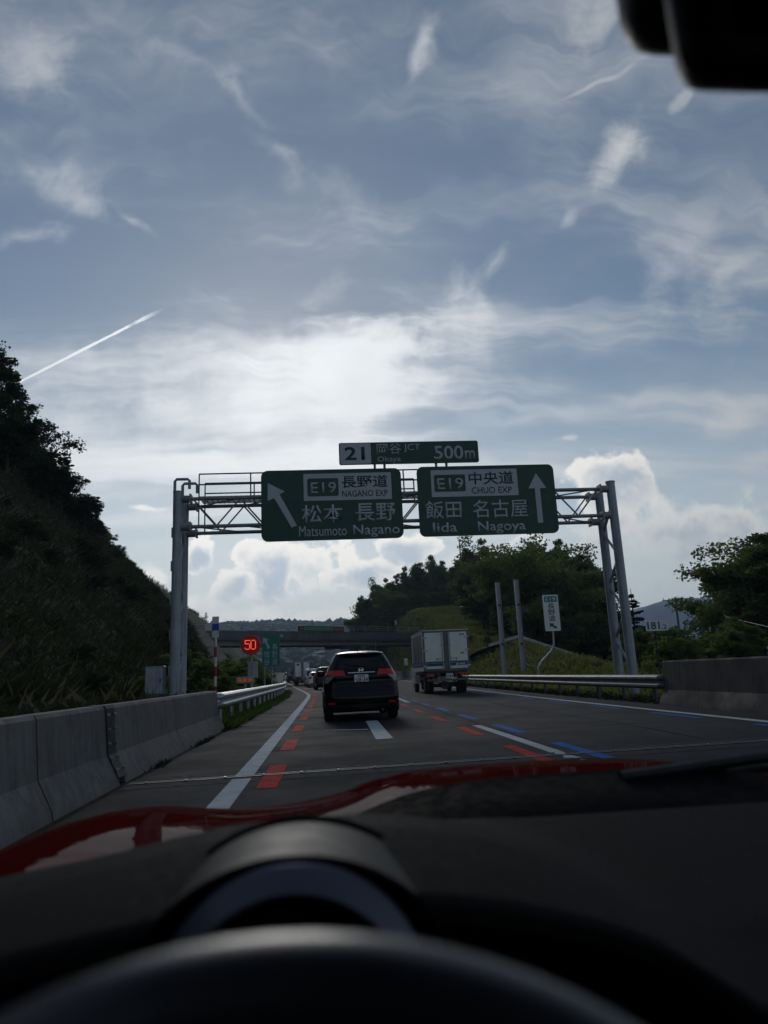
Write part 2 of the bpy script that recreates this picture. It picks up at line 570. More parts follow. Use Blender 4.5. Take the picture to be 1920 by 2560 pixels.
# the palette
asphalt = None
conc = mat('weathered_concrete', (0.135, 0.135, 0.135), 0.85, var=0.16, scale=1.3, bump=0.25, bscale=28, streak=True, dirt=(2.2, 0.54, 0.7, (0.06, 0.058, 0.052)))
conc_dark = mat('shaded_grimy_concrete', (0.075, 0.075, 0.075), 0.85, var=0.2, scale=0.7, bump=0.2, bscale=12, streak=True)  # right barrier's shading and lens falloff put into the dark base tone
galv = mat('galvanised_steel', (0.42, 0.44, 0.47), 0.42, metal=0.75, var=0.12, scale=9, bump=0.05, bscale=90, dirt=(5, 0.6, 0.35, (0.18, 0.17, 0.16)))
pole_grey = mat('grey_painted_steel', (0.38, 0.41, 0.45), 0.5, metal=0.1, var=0.12, scale=3, streak=True, dirt=(4, 0.62, 0.4, (0.12, 0.11, 0.10)))
truss_grey = mat('dull_grey_steel', (0.27, 0.285, 0.31), 0.55, metal=0.2, var=0.15, scale=5)
sign_green = mat('sign_green_sheeting', (0.003, 0.060, 0.034), 0.45, var=0.06, scale=1.5)
sign_teal = mat('sign_teal_sheeting', (0.010, 0.21, 0.165), 0.45, var=0.08, scale=2)
sign_white = mat('sign_white_sheeting', (0.52, 0.53, 0.58), 0.5, var=0.04, scale=2)
plate_white = mat('white_plate', (0.75, 0.76, 0.76), 0.5, var=0.04, scale=6)
dark_ink = mat('dark_green_print', (0.006, 0.05, 0.03), 0.5, var=0.05)
black_ink = mat('black_print', (0.015, 0.02, 0.03), 0.5)
rubber = mat('black_rubber', (0.012, 0.012, 0.013), 0.75, var=0.25, scale=12)
black_plastic = mat('black_plastic', (0.015, 0.015, 0.017), 0.55, var=0.15, scale=14)
dark_metal = mat('dark_metal', (0.05, 0.05, 0.055), 0.5, metal=0.5, var=0.2, scale=10)
chrome = mat('chrome', (0.7, 0.7, 0.72), 0.15, metal=1.0, var=0.02)
car_glass = mat('tinted_car_glass', (0.006, 0.008, 0.010), 0.06, var=0.1, spec=0.3)
red_lens = mat('red_lamp_lens', (0.50, 0.016, 0.014), 0.18, var=0.15, scale=20, spec=0.6)
clear_lens = mat('clear_lamp_lens', (0.30, 0.30, 0.30), 0.15, var=0.3, scale=30, spec=0.7)
amber_lens = mat('amber_lamp_lens', (0.36, 0.09, 0.01), 0.3, var=0.1, emit=(1.0, 0.24, 0.03), estr=0.10)
white_paint = mat('white_road_paint', (0.50, 0.53, 0.55), 0.9, var=0.12, scale=3, bump=0.2, bscale=60, coords='Object', dirt=(9, 0.57, 0.75, (0.08, 0.085, 0.09)), spec=0.08)
red_paint = mat('red_road_paint', (0.50, 0.030, 0.024), 0.9, var=0.15, scale=4, bump=0.2, bscale=60, dirt=(9, 0.66, 0.5, (0.09, 0.03, 0.03)), spec=0.08)
blue_paint = mat('blue_road_paint', (0.028, 0.125, 0.43), 0.9, var=0.15, scale=4, bump=0.2, bscale=60, dirt=(9, 0.66, 0.5, (0.03, 0.05, 0.09)), spec=0.08)
white_gloss = mat('white_vehicle_paint', (0.82, 0.84, 0.85), 0.3, var=0.03, coat=0.5)
box_white = mat('grubby_white_panel', (0.86, 0.88, 0.83), 0.5, var=0.05, scale=1.5, dirt=(2.2, 0.56, 0.35, (0.45, 0.43, 0.38)))

# ------------------------------------------------------------------ layout of the place
def soft(v, w=5.0):
    return (np.sqrt(np.asarray(v, dtype=float) ** 2 + w * w) + v) / 2


def line_l(y):                       # left edge line, bends off to the left exit
    return -0.95 - 0.072 * soft(y - 44)


def line_r(y):                       # right edge line, drifts right
    return 7.2 + 0.036 * soft(y - 24) - 0.09 * soft(y - 118)


def line_c(y):                       # line between the two lanes
    return 2.83 + 0.026 * soft(y - 26)


def road_z(y):
    y = np.asarray(y, dtype=float)
    return np.where(y < 260, 5e-5 * np.clip(y - 55, 0, None) ** 2, 2.1 + 0.0205 * (y - 260))


def sstep(a, b, v):
    t = np.clip((np.asarray(v, dtype=float) - a) / (b - a), 0, 1)
    return t * t * (3 - 2 * t)


_ph = RNG.uniform(0, 6.28, (24, 3)); _fr = RNG.uniform(0.6, 1.7, (24, 2)) * RNG.choice([-1, 1], (24, 2))


def lumps(x, y, s=1.0):
    """cheap smooth noise, about -1..1"""
    r = 0
    for k in range(8):
        f = s * (0.7 + 0.45 * k)
        r = r + np.sin(x * f * _fr[k, 0] + y * f * _fr[k, 1] * 0.8 + _ph[k, 0]) / (1 + 0.6 * k)
    return r / 2.6


def ground_z(x, y):
    x = np.asarray(x, dtype=float); y = np.asarray(y, dtype=float)
    z0 = road_z(y)
    dl = (line_l(y) - 1.45) - x
    dr = x - (line_r(y) + 1.15)
    # left cutting
    ridge = np.interp(y, [-40, 40, 120, 230, 262, 300, 330], [18.5, 18.5, 18, 17.5, 12, 4, 1.0])
    base = np.interp(y, [-30, 15, 22, 40], [0.62, 0.55, 0.30, 0.15])
    t = np.clip((dl - 3.2) / 18.5, 0, 1)
    t = t * 0.82 + 0.18 * sstep(0, 1, t)
    left = base * sstep(0.0, 0.9, dl) + ridge * t + np.clip(dl - 21.7, 0, 25) * 0.06 + lumps(x, y, 0.35) * 0.45 * sstep(2, 7, dl) * np.clip(ridge / 10, 0, 1)
    # right bank
    amp = np.interp(y, [-30, 18, 40, 55, 66, 90, 110, 124, 140, 180, 260, 320], [0.25, 0.3, 0.9, 2.5, 3.5, 5.4, 7.2, 9.6, 12.6, 11.0, 5.0, 1.0])
    fall = 0.5 * np.clip(dr - 7.0, 0, 9) * sstep(100, 72, y) * sstep(38, 50, y)
    right = np.maximum(amp * sstep(0.8, 7.5, dr) - fall, 0.25 * sstep(0.8, 4, dr)) + np.clip(dr - 13, 0, 30) * 0.10 * sstep(70, 110, y) * sstep(330, 250, y) + lumps(x, y, 0.4) * 0.22 * sstep(1.5, 6, dr)
    right = right * np.where(dr > 20, 1 - (1 - sstep(46, 24, dr)) * sstep(60, 80, y), 1.0)
    under = -0.06
    z = z0 + np.where(dl > 0, left + under * (1 - sstep(0, .9, dl)), np.where(dr > 0, right + under, under))
    return np.where(y > 340, z0 * 0 + 3.7, z)


def mat_ground():
    m = bpy.data.materials.new('grassy_earth'); m.use_nodes = True
    T = m.node_tree; N = Nodes(T); b = T.nodes['Principled BSDF']
    tc = T.nodes.new('ShaderNodeTexCoord').outputs['Object']
    a = N.noise(tc, 0.35, 8.0, 0.65); c2 = N.noise(tc, 3.0, 8.0, 0.7)
    c = N.mix(N.smooth(a, 0.35, 0.65), (0.014, 0.020, 0.008), (0.034, 0.042, 0.016))
    c = N.mix(N.math('MULTIPLY', N.smooth(c2, 0.45, 0.72), 0.6), c, (0.050, 0.044, 0.028))
    T.links.new(c, b.inputs['Base Color']); b.inputs['Roughness'].default_value = 0.95; b.inputs['Specular IOR Level'].default_value = 0.1
    bn = N.node('ShaderNodeBump'); bn.inputs['Strength'].default_value = 0.8; bn.inputs['Distance'].default_value = 0.25
    T.links.new(N.noise(tc, 2.5, 8.0, 0.7), bn.inputs['Height']); T.links.new(bn.outputs[0], b.inputs['Normal'])
    return m


def mat_asphalt():
    m = bpy.data.materials.new('worn_asphalt'); m.use_nodes = True
    T = m.node_tree; N = Nodes(T); b = T.nodes['Principled BSDF']
    tc = T.nodes.new('ShaderNodeTexCoord').outputs['Object']
    mp = N.node('ShaderNodeMapping'); mp.inputs['Scale'].default_value = (0.9, 0.10, 1.0); T.links.new(tc, mp.inputs['Vector'])
    lanes = N.noise(mp.outputs[0], 1.1, 5.0, 0.6)                  # wear running along the lanes
    grit = N.noise(tc, 70.0, 3.0, 0.75)
    blot = N.noise(tc, 0.8, 6.0, 0.65)
    c = N.mix(N.smooth(lanes, 0.3, 0.7), (0.016, 0.0185, 0.022), (0.033, 0.036, 0.041))
    c = N.mix(N.math('MULTIPLY', N.smooth(blot, 0.5, 0.75), 0.45), c, (0.022, 0.023, 0.025))
    c = N.mix(N.math('MULTIPLY', N.smooth(grit, 0.52, 0.75), 0.55), c, (0.058, 0.062, 0.067))
    crack = N.smooth(N.voro(N.vmath('ADD', tc, N.vmath('SCALE', N.noise(tc, 2.0, 4.0, out=1), scale=0.9)), 0.42, 'DISTANCE_TO_EDGE'), 0.0, 0.012, 1.0, 0.0)
    c = N.mix(N.math('MULTIPLY', crack, 0.5), c, (0.012, 0.012, 0.013))
    T.links.new(c, b.inputs['Base Color'])
    T.links.new(N.smooth(blot, 0.3, 0.7, 0.82, 0.95), b.inputs['Roughness']); b.inputs['Specular IOR Level'].default_value = 0.12
    bn = N.node('ShaderNodeBump'); bn.inputs['Strength'].default_value = 0.35; bn.inputs['Distance'].default_value = 0.01
    T.links.new(grit, bn.inputs['Height']); T.links.new(bn.outputs[0], b.inputs['Normal'])
    return m


ground_m = mat_ground()
asphalt = mat_asphalt()

# ------------------------------------------------------------------ ground sheet
def spaced(a, b, step, far):
    mid = np.arange(a, b + step, step)
    lo, hi, s = [a], [mid[-1]], step
    while lo[-1] > -far:
        s *= 1.35; lo.append(lo[-1] - s)
    s = step
    while hi[-1] < far:
        s *= 1.35; hi.append(hi[-1] + s)
    return np.concatenate([lo[:0:-1], mid, hi[1:]])


gx = spaced(-46, 48, 0.8, 7000)
gy = spaced(-6, 180, 0.9, 7000)
GX, GY = np.meshgrid(gx, gy)
GZ = ground_z(np.clip(GX, -70, 75), np.clip(GY, -40, 400))
far_fade = np.clip((np.abs(GX) - 75) / 120, 0, 1)
GZ = GZ * (1 - far_fade) + 1.5 * far_fade
GZ = np.where(GY > 330, np.minimum(GZ, 4.0), GZ)
nx, ny = len(gx), len(gy)
idx = np.arange(nx * ny).reshape(ny, nx)
quads = np.stack([idx[:-1, :-1], idx[:-1, 1:], idx[1:, 1:], idx[1:, :-1]], -1).reshape(-1, 4)
g = raw_mesh('ground', np.stack([GX, GY, GZ], -1).reshape(-1, 3), quads, ground_m, smooth=True)
tag(g, 'grassy earth of the cutting and the flat land beyond', None, None, 'structure')

# ------------------------------------------------------------------ carriageway
ys = np.concatenate([np.arange(-12, 60, 0.75), np.arange(60, 300, 2.5)])
us = np.linspace(0, 1, 13)
A, B = line_l(ys) - 1.5, line_r(ys) + 1.35
RX = A[:, None] + (B - A)[:, None] * us[None, :]
RY = np.repeat(ys[:, None], 13, 1)
RZ = road_z(RY) + 0.0
idx = np.arange(RX.size).reshape(RX.shape)
quads = np.stack([idx[:-1, :-1], idx[:-1, 1:], idx[1:, 1:], idx[1:, :-1]], -1).reshape(-1, 4)
road = raw_mesh('road', np.stack([RX, RY, RZ], -1).reshape(-1, 3), quads, asphalt, smooth=True)
tag(road, 'two lane asphalt expressway with worn dark surface', None, None, 'structure')
PAINT_Z = 0.004


def stripe(name, fx, y0, y1, w, m, n=None):
    """painted stripe along x = fx(y), laid a few millimetres over the asphalt"""
    n = n or max(2, int((y1 - y0) / 1.5) + 1)
    yy = np.linspace(y0, y1, n)
    V, F = [], []
    for y in yy:
        x = float(fx(y)); z = float(road_z(y)) + PAINT_Z
        V += [(x - w / 2, y, z), (x + w / 2, y, z)]
    F = [(2 * i, 2 * i + 1, 2 * i + 3, 2 * i + 2) for i in range(n - 1)]
    return MB().add(V, F).build(name, m, road)


def patch(name, pts, m):
    return MB().add([(x, y, float(road_z(y)) + PAINT_Z) for x, y in pts], [tuple(range(len(pts)))]).build(name, m, road)


stripe('edge_line', line_l, -4, 8.35, 0.21, white_paint)
stripe('edge_line', line_l, 8.55, 200, 0.21, white_paint, 120)
stripe('edge_line', line_r, -4, 9.2, 0.19, white_paint)
stripe('edge_line', line_r, 9.5, 230, 0.19, white_paint, 130)
for k in range(20):
    y0 = 7.55 + 3.72 * k
    if y0 < 80:
        stripe('red_dash', lambda y: line_l(y) + 0.33, y0, y0 + 1.9, 0.21, red_paint)
        stripe('red_dash', lambda y: line_c(y) - 0.36, y0 + 0.75, y0 + 2.65, 0.17, red_paint)
        stripe('blue_dash', lambda y: line_c(y) + 0.34, y0 + 0.75, y0 + 2.75, 0.17, blue_paint)
        stripe('blue_dash', lambda y: line_r(y) - 0.40, y0 + 1.8, y0 + 3.8, 0.17, blue_paint)
for y0, y1 in ((9.15, 14.1), (26.4, 34.4), (46.5, 54.5), (66.5, 74.5), (86, 94)):
    stripe('lane_dash', line_c, y0, y1, 0.17, white_paint)
for pts in ([(2.76, 8.95), (2.83, 8.82), (2.90, 8.98), (2.91, 9.12), (2.80, 9.14)], [(2.74, 8.55), (2.92, 8.48), (2.90, 8.72), (2.80, 8.80)], [(2.80, 8.22), (2.93, 8.20), (2.88, 8.38)]):
    patch('worn_paint_flake', pts, white_paint)
patch('arrow_stroke', [(0.775, 12.25), (1.066, 12.30), (1.133, 17.17), (0.858, 17.10)], white_paint)
patch('arrow_head_stroke', [(-0.15, 14.93), (0.30, 14.66), (0.775, 14.42), (0.777, 14.62), (0.30, 14.80)], white_paint)
for y in (50.5, 53.0, 56.5, 66.0, 68.0):
    x = float(line_l(y)) + 0.5
    patch('road_bar', [(x, y), (x + 2.2, y), (x + 2.2, y + 0.75), (x, y + 0.75)], white_paint)

tar = mat('bitumen_seal', (0.010, 0.010, 0.011), 0.95, var=0.3, scale=6, spec=0.0)
for f_, a_, b_, w_ in ((lambda y: line_c(y) + .12 + .03 * math.sin(y * 1.7), 9.6, 60, .014), (lambda y: 1.05 + .12 * math.sin(y * .55) + .05 * math.sin(y * 2.3), 17.5, 30, .012), (lambda y: 5.1 + .10 * math.sin(y * .6), 9.8, 24, .015)):
    stripe('sealed_crack', f_, a_, b_, w_, tar, 60)
for x0, y0, x1 in ((-.9, 11.2, 1.2), (3.3, 12.6, 6.9), (-.8, 20.5, 2.5), (3.2, 19.3, 5.4)):
    P_ = [(x0 + (x1 - x0) * k / 12, y0 + .10 * math.sin(k * 1.3) + .05 * math.sin(k * 3.1)) for k in range(13)]
    patch('sealed_crack', P_ + [(x, y + .016) for x, y in P_[::-1]], tar)
# expansion joint of the viaduct: two steel lips, rubber between, bolts
steel_lip = mat('joint_steel', (0.15, 0.155, 0.16), 0.6, metal=0.3, var=0.3, scale=12, dirt=(14, 0.5, 0.6, (0.05, 0.05, 0.05)))
for dy, w, m_, nm, z in ((-0.06, 0.028, steel_lip, 'joint_lip', 0.010), (0.0, 0.085, rubber, 'joint_seal', 0.006), (0.06, 0.022, steel_lip, 'joint_lip', 0.010)):
    V = []
    for x in (-2.2, 8.2):
        y = 8.62 + 0.085 * x + dy
        V += [(x, y - w / 2, z), (x, y + w / 2, z)]
    MB().add(V, [(0, 2, 3, 1)]).build(nm, m_, road)
for k in range(24):
    x = -2.0 + 0.42 * k
    MB().cyl((x, 8.62 + 0.085 * x - 0.06, 0.008), (x, 8.62 + 0.085 * x - 0.06, 0.022), 0.014, n=8).build('joint_bolt', galv, road)
slab_m = mat('joint_concrete', (0.042, 0.044, 0.047), 0.9, var=0.2, scale=5, bump=0.3, bscale=40, spec=0.1, dirt=(4, 0.5, 0.5, (0.025, 0.025, 0.027)))
for a, b_ in ((0.078, 0.42), (-0.45, -0.082)):
    V = []
    for x in (-2.2, 8.2):
        y = 8.62 + 0.085 * x
        V += [(x, y + a, 0.003), (x, y + b_, 0.003)]
    MB().add(V, [(0, 2, 3, 1)]).build('joint_setting', slab_m, road)

# ------------------------------------------------------------------ concrete barriers
SEC_L = [(0.0, 0.0), (0.02, 0.09), (0.14, 0.33), (0.185, 0.815), (0.205, 0.85), (0.40, 0.85), (0.42, 0.82), (0.46, 0.0)]
bl = thing('concrete_barrier', 'grey concrete safety barrier along the near left shoulder, with a dark joint strip', 'barrier', (-2.5, 8, 0), world_coords=True)
for y0, y1 in ((-4, 1.6), (1.63, 6.33), (6.36, 8.27), (8.50, 11.9), (11.93, 16.5)):
    def fx(y): return (-2.24 - 0.003 * (y - 8), y, 0)
    n = 5
    MB().sweep([(fx(y0 + (y1 - y0) * k / n), (-1, 0, 0)) for k in range(n + 1)], SEC_L, closed=True).build('barrier_panel', conc, bl, smooth=20)
sec_cov = [(o - 0.014, h + 0.006) for o, h in SEC_L[1:7]] + [(o + 0.02 if o > .3 else o + .03, h - 0.03) for o, h in SEC_L[6:0:-1]]
MB().sweep([((-2.24, 8.24, 0), (-1, 0, 0)), ((-2.24, 8.53, 0), (-1, 0, 0))], sec_cov, closed=True).build('joint_cover', mat('tarred_joint', (0.018, 0.018, 0.019), 0.7, var=0.3, scale=9), bl)
for h, o in ((0.75, 0.165), (0.6, 0.15), (0.45, 0.14), (0.3, 0.11), (0.18, 0.05)):
    for y in (8.26, 8.51):
        MB().cyl((-2.24 - o + 0.03, y, h), (-2.24 - o + 0.008, y, h), 0.014, n=8).build('bolt', galv, bl)
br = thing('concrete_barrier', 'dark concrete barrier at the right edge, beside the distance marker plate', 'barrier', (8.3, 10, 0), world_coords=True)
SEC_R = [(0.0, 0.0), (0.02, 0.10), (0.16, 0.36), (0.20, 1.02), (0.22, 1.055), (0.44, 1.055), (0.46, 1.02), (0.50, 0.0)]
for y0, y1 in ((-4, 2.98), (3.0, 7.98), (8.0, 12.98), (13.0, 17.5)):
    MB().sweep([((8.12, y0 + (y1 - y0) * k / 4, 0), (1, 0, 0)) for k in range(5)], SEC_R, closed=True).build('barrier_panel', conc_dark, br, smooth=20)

# ------------------------------------------------------------------ guardrails
WSEC = [(0, .0), (-.028, .012), (-.08, .055), (-.08, .105), (-.022, .150), (-.022, .200), (-.08, .245), (-.08, .295), (-.028, .338), (0, .35)]
WSEC = WSEC + [(o + 0.012, h) for o, h in WSEC[::-1]]


def guardrail(name_label, fx, y0, y1, side, z_top, step, end_flare, gm=galv):
    t = thing('guardrail', name_label, 'guardrail', (float(fx(y0)), y0, 0), world_coords=True)
    yy = np.arange(y0, y1, 1.0)
    path = []
    for y in yy:
        x = float(fx(y))
        path.append(((x, y, float(road_z(y)) + z_top - 0.35), (side, 0, 0)))
    seg = 4
    k = 0
    while k < len(path) - 1:
        MB().sweep(path[k:k + seg + 1], WSEC, closed=True).build('rail_beam', gm, t, smooth=50)
        k += seg
    for y in np.arange(y0 + 0.6, y1, step):
        x = float(fx(y)); z = float(road_z(y))
        p = MB().cyl((x + side * 0.12, y, z - 0.2), (x + side * 0.12, y, z + z_top - 0.02), 0.065, n=10).build('post', gm, t, smooth=True)
        MB().box((x + side * 0.045, y, z + z_top - 0.175), (0.09, 0.08, 0.14)).build('bracket', gm, t)
    if end_flare:
        x = float(fx(y0))
        P = [((x + side * 0.32, y0 - 0.10, z_top - 0.35), (0.2 * side, -1, 0)), ((x + side * 0.16, y0 - 0.16, z_top - 0.35), (0.3 * side, -0.9, 0)), ((x + side * 0.03, y0 - 0.10, z_top - 0.35), (0.8 * side, -0.5, 0)), path[0]]
        P[0] = (P[0][0], (0, 1, 0)); P[1] = (P[1][0], (0.2 * side, 1, 0)); P[2] = (P[2][0], (0.8 * side, 0.6, 0))
        MB().sweep(P, WSEC, closed=True).build('end_wing', gm, t, smooth=50)
    return t


guardrail('galvanised guardrail curving away beyond the left concrete barrier', lambda y: line_l(y) - 1.42, 16.75, 64, -1, 0.80, 2.0, True)
guardrail('galvanised guardrail along the right lane behind the box truck', lambda y: line_r(y) + 1.05, 17.65, 92, 1, 0.72, 2.0, True, mat('shaded_galvanised', (0.16, 0.165, 0.17), 0.6, metal=0.3, var=0.2, scale=6, dirt=(4, 0.55, 0.5, (0.07, 0.065, 0.06))))  # darker copy of the galvanising: the unlit rail face put into the colour
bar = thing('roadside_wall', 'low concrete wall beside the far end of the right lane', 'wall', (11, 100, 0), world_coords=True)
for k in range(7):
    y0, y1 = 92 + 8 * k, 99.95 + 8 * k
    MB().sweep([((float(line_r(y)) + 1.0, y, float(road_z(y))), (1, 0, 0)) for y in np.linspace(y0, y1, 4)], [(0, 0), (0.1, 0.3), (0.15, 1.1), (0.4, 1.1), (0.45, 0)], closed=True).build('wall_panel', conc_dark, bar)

# ------------------------------------------------------------------ overpass
def br_pt(x, off=0.0, z=0.0):
    """point on the skewed centre line of the overpass; off is measured across it, away from us"""
    q = Vector((x, 105.94 + 0.9 * x, z))
    nrm = Vector((-0.9, 1.0, 0)).normalized()
    return q + nrm * off


ov = thing('overpass_bridge', 'concrete and steel road bridge crossing over the expressway', 'bridge', (5, 110, 0), world_coords=True)
br_conc = mat('bridge_concrete', (0.15, 0.155, 0.16), 0.85, var=0.2, scale=0.6, bump=0.2, bscale=10, streak=True)
girder_m = mat('bridge_girder_paint', (0.26, 0.265, 0.25), 0.6, var=0.12, scale=0.8, streak=True)


def slab(x0, x1, o0, o1, z0, z1, name, m, parent=ov):
    P = [br_pt(x, o, z) for x in (x0, x1) for o in (o0, o1) for z in (z0, z1)]
    return MB().add(P, [(0, 1, 3, 2), (4, 6, 7, 5), (0, 4, 5, 1), (2, 3, 7, 6), (0, 2, 6, 4), (1, 5, 7, 3)]).build(name, m, parent)


XB = [-20, -10, -1, 8, 17, 26, 36]
for a, b_ in zip(XB[:-1], XB[1:]):
    slab(a + .01, b_ - .01, 0.0, 0.28, 6.35, 7.40, 'parapet', br_conc)
    slab(a + .01, b_ - .01, 5.6, 5.88, 6.35, 7.40, 'parapet', br_conc)
slab(-20, 36, 0.05, 5.82, 6.12, 6.346, 'deck', br_conc)
for o in (0.5, 2.2, 3.6, 5.0):
    slab(-19, 35, o, o + 0.14, 5.50, 6.117, 'girder', girder_m)
    slab(-19, 35, o - 0.14, o + 0.28, 5.46, 5.497, 'girder_flange', girder_m)
for x in np.arange(-18.5, 35, 1.9):
    MB().cyl(br_pt(x, 0.14, 7.38), br_pt(x, 0.14, 8.35), 0.035, n=6).build('fence_post', galv, ov)
for z in (7.75, 8.05, 8.33):
    MB().cyl(br_pt(-19.5, 0.14, z), br_pt(35.5, 0.14, z), 0.022, n=6).build('fence_rail', galv, ov)
MB().rbox((5.3, 113.2, 2.9), (1.6, 3.2, 5.3), 0.25, 3).build('pier', conc, ov, smooth=True)
slab(3.2, 7.6, 0.6, 5.2, 5.12, 5.455, 'pier_cap', conc)
MB().cyl(br_pt(7.6, -0.05, 0.4), br_pt(7.6, -0.05, 6.2), 0.06, n=8).build('drain_pipe', galv, ov)
slab(24.5, 30.0, -0.3, 6.2, 0.3, 6.11, 'abutment', mat('stained_abutment', (0.24, 0.22, 0.19), 0.85, var=0.25, scale=0.9, streak=True, dirt=(0.9, 0.5, 0.5, (0.12, 0.08, 0.05))))
slab(-20.5, -16.5, -0.3, 6.2, 2.0, 6.11, 'abutment', conc_dark)
pl_ = thing('bridge_name_plate', 'small white name plate fixed to the face of the overpass', 'sign', tuple(br_pt(-6.3, -0.05, 6.9)), world_coords=True)
slab(-6.65, -5.95, -0.04, -0.005, 6.62, 6.90, 'plate', plate_white, pl_)
for a in (-6.58, -6.42, -6.24, -6.1):
    slab(a, a + 0.09, -0.05, -0.042, 6.69, 6.83, 'character', black_ink, pl_)
led_pan = thing('message_board', 'dark LED message board with dim green letters mounted on the overpass parapet', 'sign', tuple(br_pt(-1.5, -0.1, 7.4)), world_coords=True)
slab(-3.95, 2.6, -0.12, -0.01, 7.42, 8.15, 'panel', mat('led_panel_dark', (0.03, 0.03, 0.03), 0.6), led_pan)
led_g = mat('led_green', (0.02, 0.06, 0.04), 0.5, emit=(0.12, 0.42, 0.28), estr=0.10)
led_r = mat('led_red_dim', (0.08, 0.03, 0.02), 0.5, emit=(0.35, 0.12, 0.08), estr=0.06)
for k, w in enumerate((0.42, 0.42, 0.42, 0.42, 0.42, 0.38, 0.42, 0.42, 0.42)):
    x = -3.15 + 0.47 * k
    slab(x, x + w * 0.35, -0.135, -0.122, 7.55, 8.02, 'led_character', led_g, led_pan)
    slab(x + w * 0.5, x + w * 0.85, -0.135, -0.122, 7.55, 7.75, 'led_character', led_g, led_pan)
    slab(x + w * 0.45, x + w * 0.9, -0.135, -0.122, 7.84, 8.02, 'led_character', led_g, led_pan)
slab(1.15, 2.4, -0.135, -0.122, 7.55, 8.02, 'led_field', led_r, led_pan)
slab(-3.8, -3.4, -0.135, -0.122, 7.55, 8.02, 'led_field', led_r, led_pan)

# ------------------------------------------------------------------ service roads beside the bridge ends
service_m = mat('service_road_asphalt', (0.032, 0.034, 0.037), 0.95, spec=0.03, var=0.2, scale=1.2, bump=0.2, bscale=30)


def ribbon(name, pts, w, m, lift=0.10):
    P = [Vector((x, y)) for x, y in pts]
    Q = []
    for k in range(len(P) - 1):
        for j in range(6):
            Q.append(P[k].lerp(P[k + 1], j / 6))
    Q.append(P[-1])
    V = []
    for k, p in enumerate(Q):
        t = (Q[min(k + 1, len(Q) - 1)] - Q[max(k - 1, 0)]).normalized(); s = Vector((t.y, -t.x))
        zc = float(ground_z(p.x, p.y)) + lift
        for o in (-1, -.5, 0, .5, 1):
            q = p + s * o * w / 2
            V.append((q.x, q.y, max(zc + o * 0.25 * 0, float(ground_z(q.x, q.y)) + lift)))
    F = [(k * 5 + i, k * 5 + i + 1, (k + 1) * 5 + i + 1, (k + 1) * 5 + i) for k in range(len(Q) - 1) for i in range(4)]
    o = MB().add(V, F).build(name, m, None, smooth=True)
    return tag(o, None, None, None, 'structure'), Q


pr, _ = ribbon('service_path', [(13.5, 72), (16.0, 64), (17.9, 58), (19.2, 53), (19.8, 47), (20.5, 42)], 1.8, service_m)
pr['label'] = 'narrow service path down the right bank'
pl2, _ = ribbon('service_path', [(-16.5, 90), (-12.8, 74), (-9.6, 60), (-8.0, 50), (-7.0, 43)], 3.0, service_m)
pl2['label'] = 'narrow service ramp on the left slope'


def handrail(label, pts, h, mats, group=None, rails=(1.0, 0.55), r=0.035, cat='railing'):
    t = thing('pipe_railing', label, cat, (pts[0][0], pts[0][1], float(ground_z(*pts[0]))), world_coords=True, group=group)
    Z = [Vector((x, y, float(ground_z(x, y)))) for x, y in pts]
    for k, f in enumerate(rails):
        MB().tube([p + Vector((0, 0, h * f)) for p in Z], r, 6).build('rail', mats, t, smooth=True)
    for p in Z:
        MB().cyl(p - Vector((0, 0, .2)), p + Vector((0, 0, h)), r, n=6).build('post', mats, t)
    return t


white_rail = mat('white_rail_paint', (0.62, 0.63, 0.62), 0.5, var=0.1, scale=4, dirt=(5, 0.6, 0.4, (0.3, 0.27, 0.2)))
tr = thing('guard_fence', 'white box beam fence along the service path on the right bank', 'fence', (18, 60, 3), world_coords=True)
W_ = [(15.0, 66.0), (16.9, 62.5), (18.4, 59.0), (19.4, 56.0), (20.1, 53.6)]
W_ = [Vector((x, y, float(ground_z(x, y)))) for x, y in W_]
for a, b_ in zip(W_[:-1], W_[1:]):
    dirv = (b_ - a).normalized(); s = Vector((-dirv.y, dirv.x, 0)).normalized()
    P = [p + s * o + Vector((0, 0, h)) for p in (a, b_) for o in (0, 0.06) for h in (0.55, 0.80)]
    MB().add(P, [(0, 1, 3, 2), (4, 6, 7, 5), (0, 4, 5, 1), (2, 3, 7, 6), (0, 2, 6, 4), (1, 5, 7, 3)]).build('beam', white_rail, tr)
for p in W_ + [(W_[3] + W_[4]) / 2, (W_[1] + W_[2]) / 2]:
    MB().box((p.x + 0.1, p.y + 0.05, p.z + 0.3), (0.09, 0.09, 1.0)).build('post', white_rail, tr)
handrail('thin pale kerb rail on the lower edge of the right service path', [(14.4, 64.5), (16.4, 59.0), (17.7, 55), (18.6, 50), (19.0, 46)], 0.2, conc, rails=(1.0,), r=0.04)
handrail('upper pipe railing beside the ramp on the left slope', [(-18.0, 88), (-15.6, 78), (-13.4, 68), (-11.2, 58.5), (-9.9, 52)], 1.0, galv)
handrail('lower double pipe railing beside the ramp on the left slope', [(-13.8, 86), (-11.4, 74), (-9.6, 65), (-8.0, 57), (-7.0, 51)], 0.9, galv, rails=(1.0, 0.8, 0.5))

# ------------------------------------------------------------------ hills beyond
def hill_z(x, y):
    p = sstep(430, 1350, y)
    crest = 88 + 9 * lumps(x * 0.011, 2.0, 1.0) + 0.02 * x
    h = crest * p * (0.92 + 0.10 * lumps(x * 0.012, y * 0.009, 1.0))
    return np.where(y > 1350, crest * (1 - 0.15 * sstep(1350, 1900, y)), h) - 2


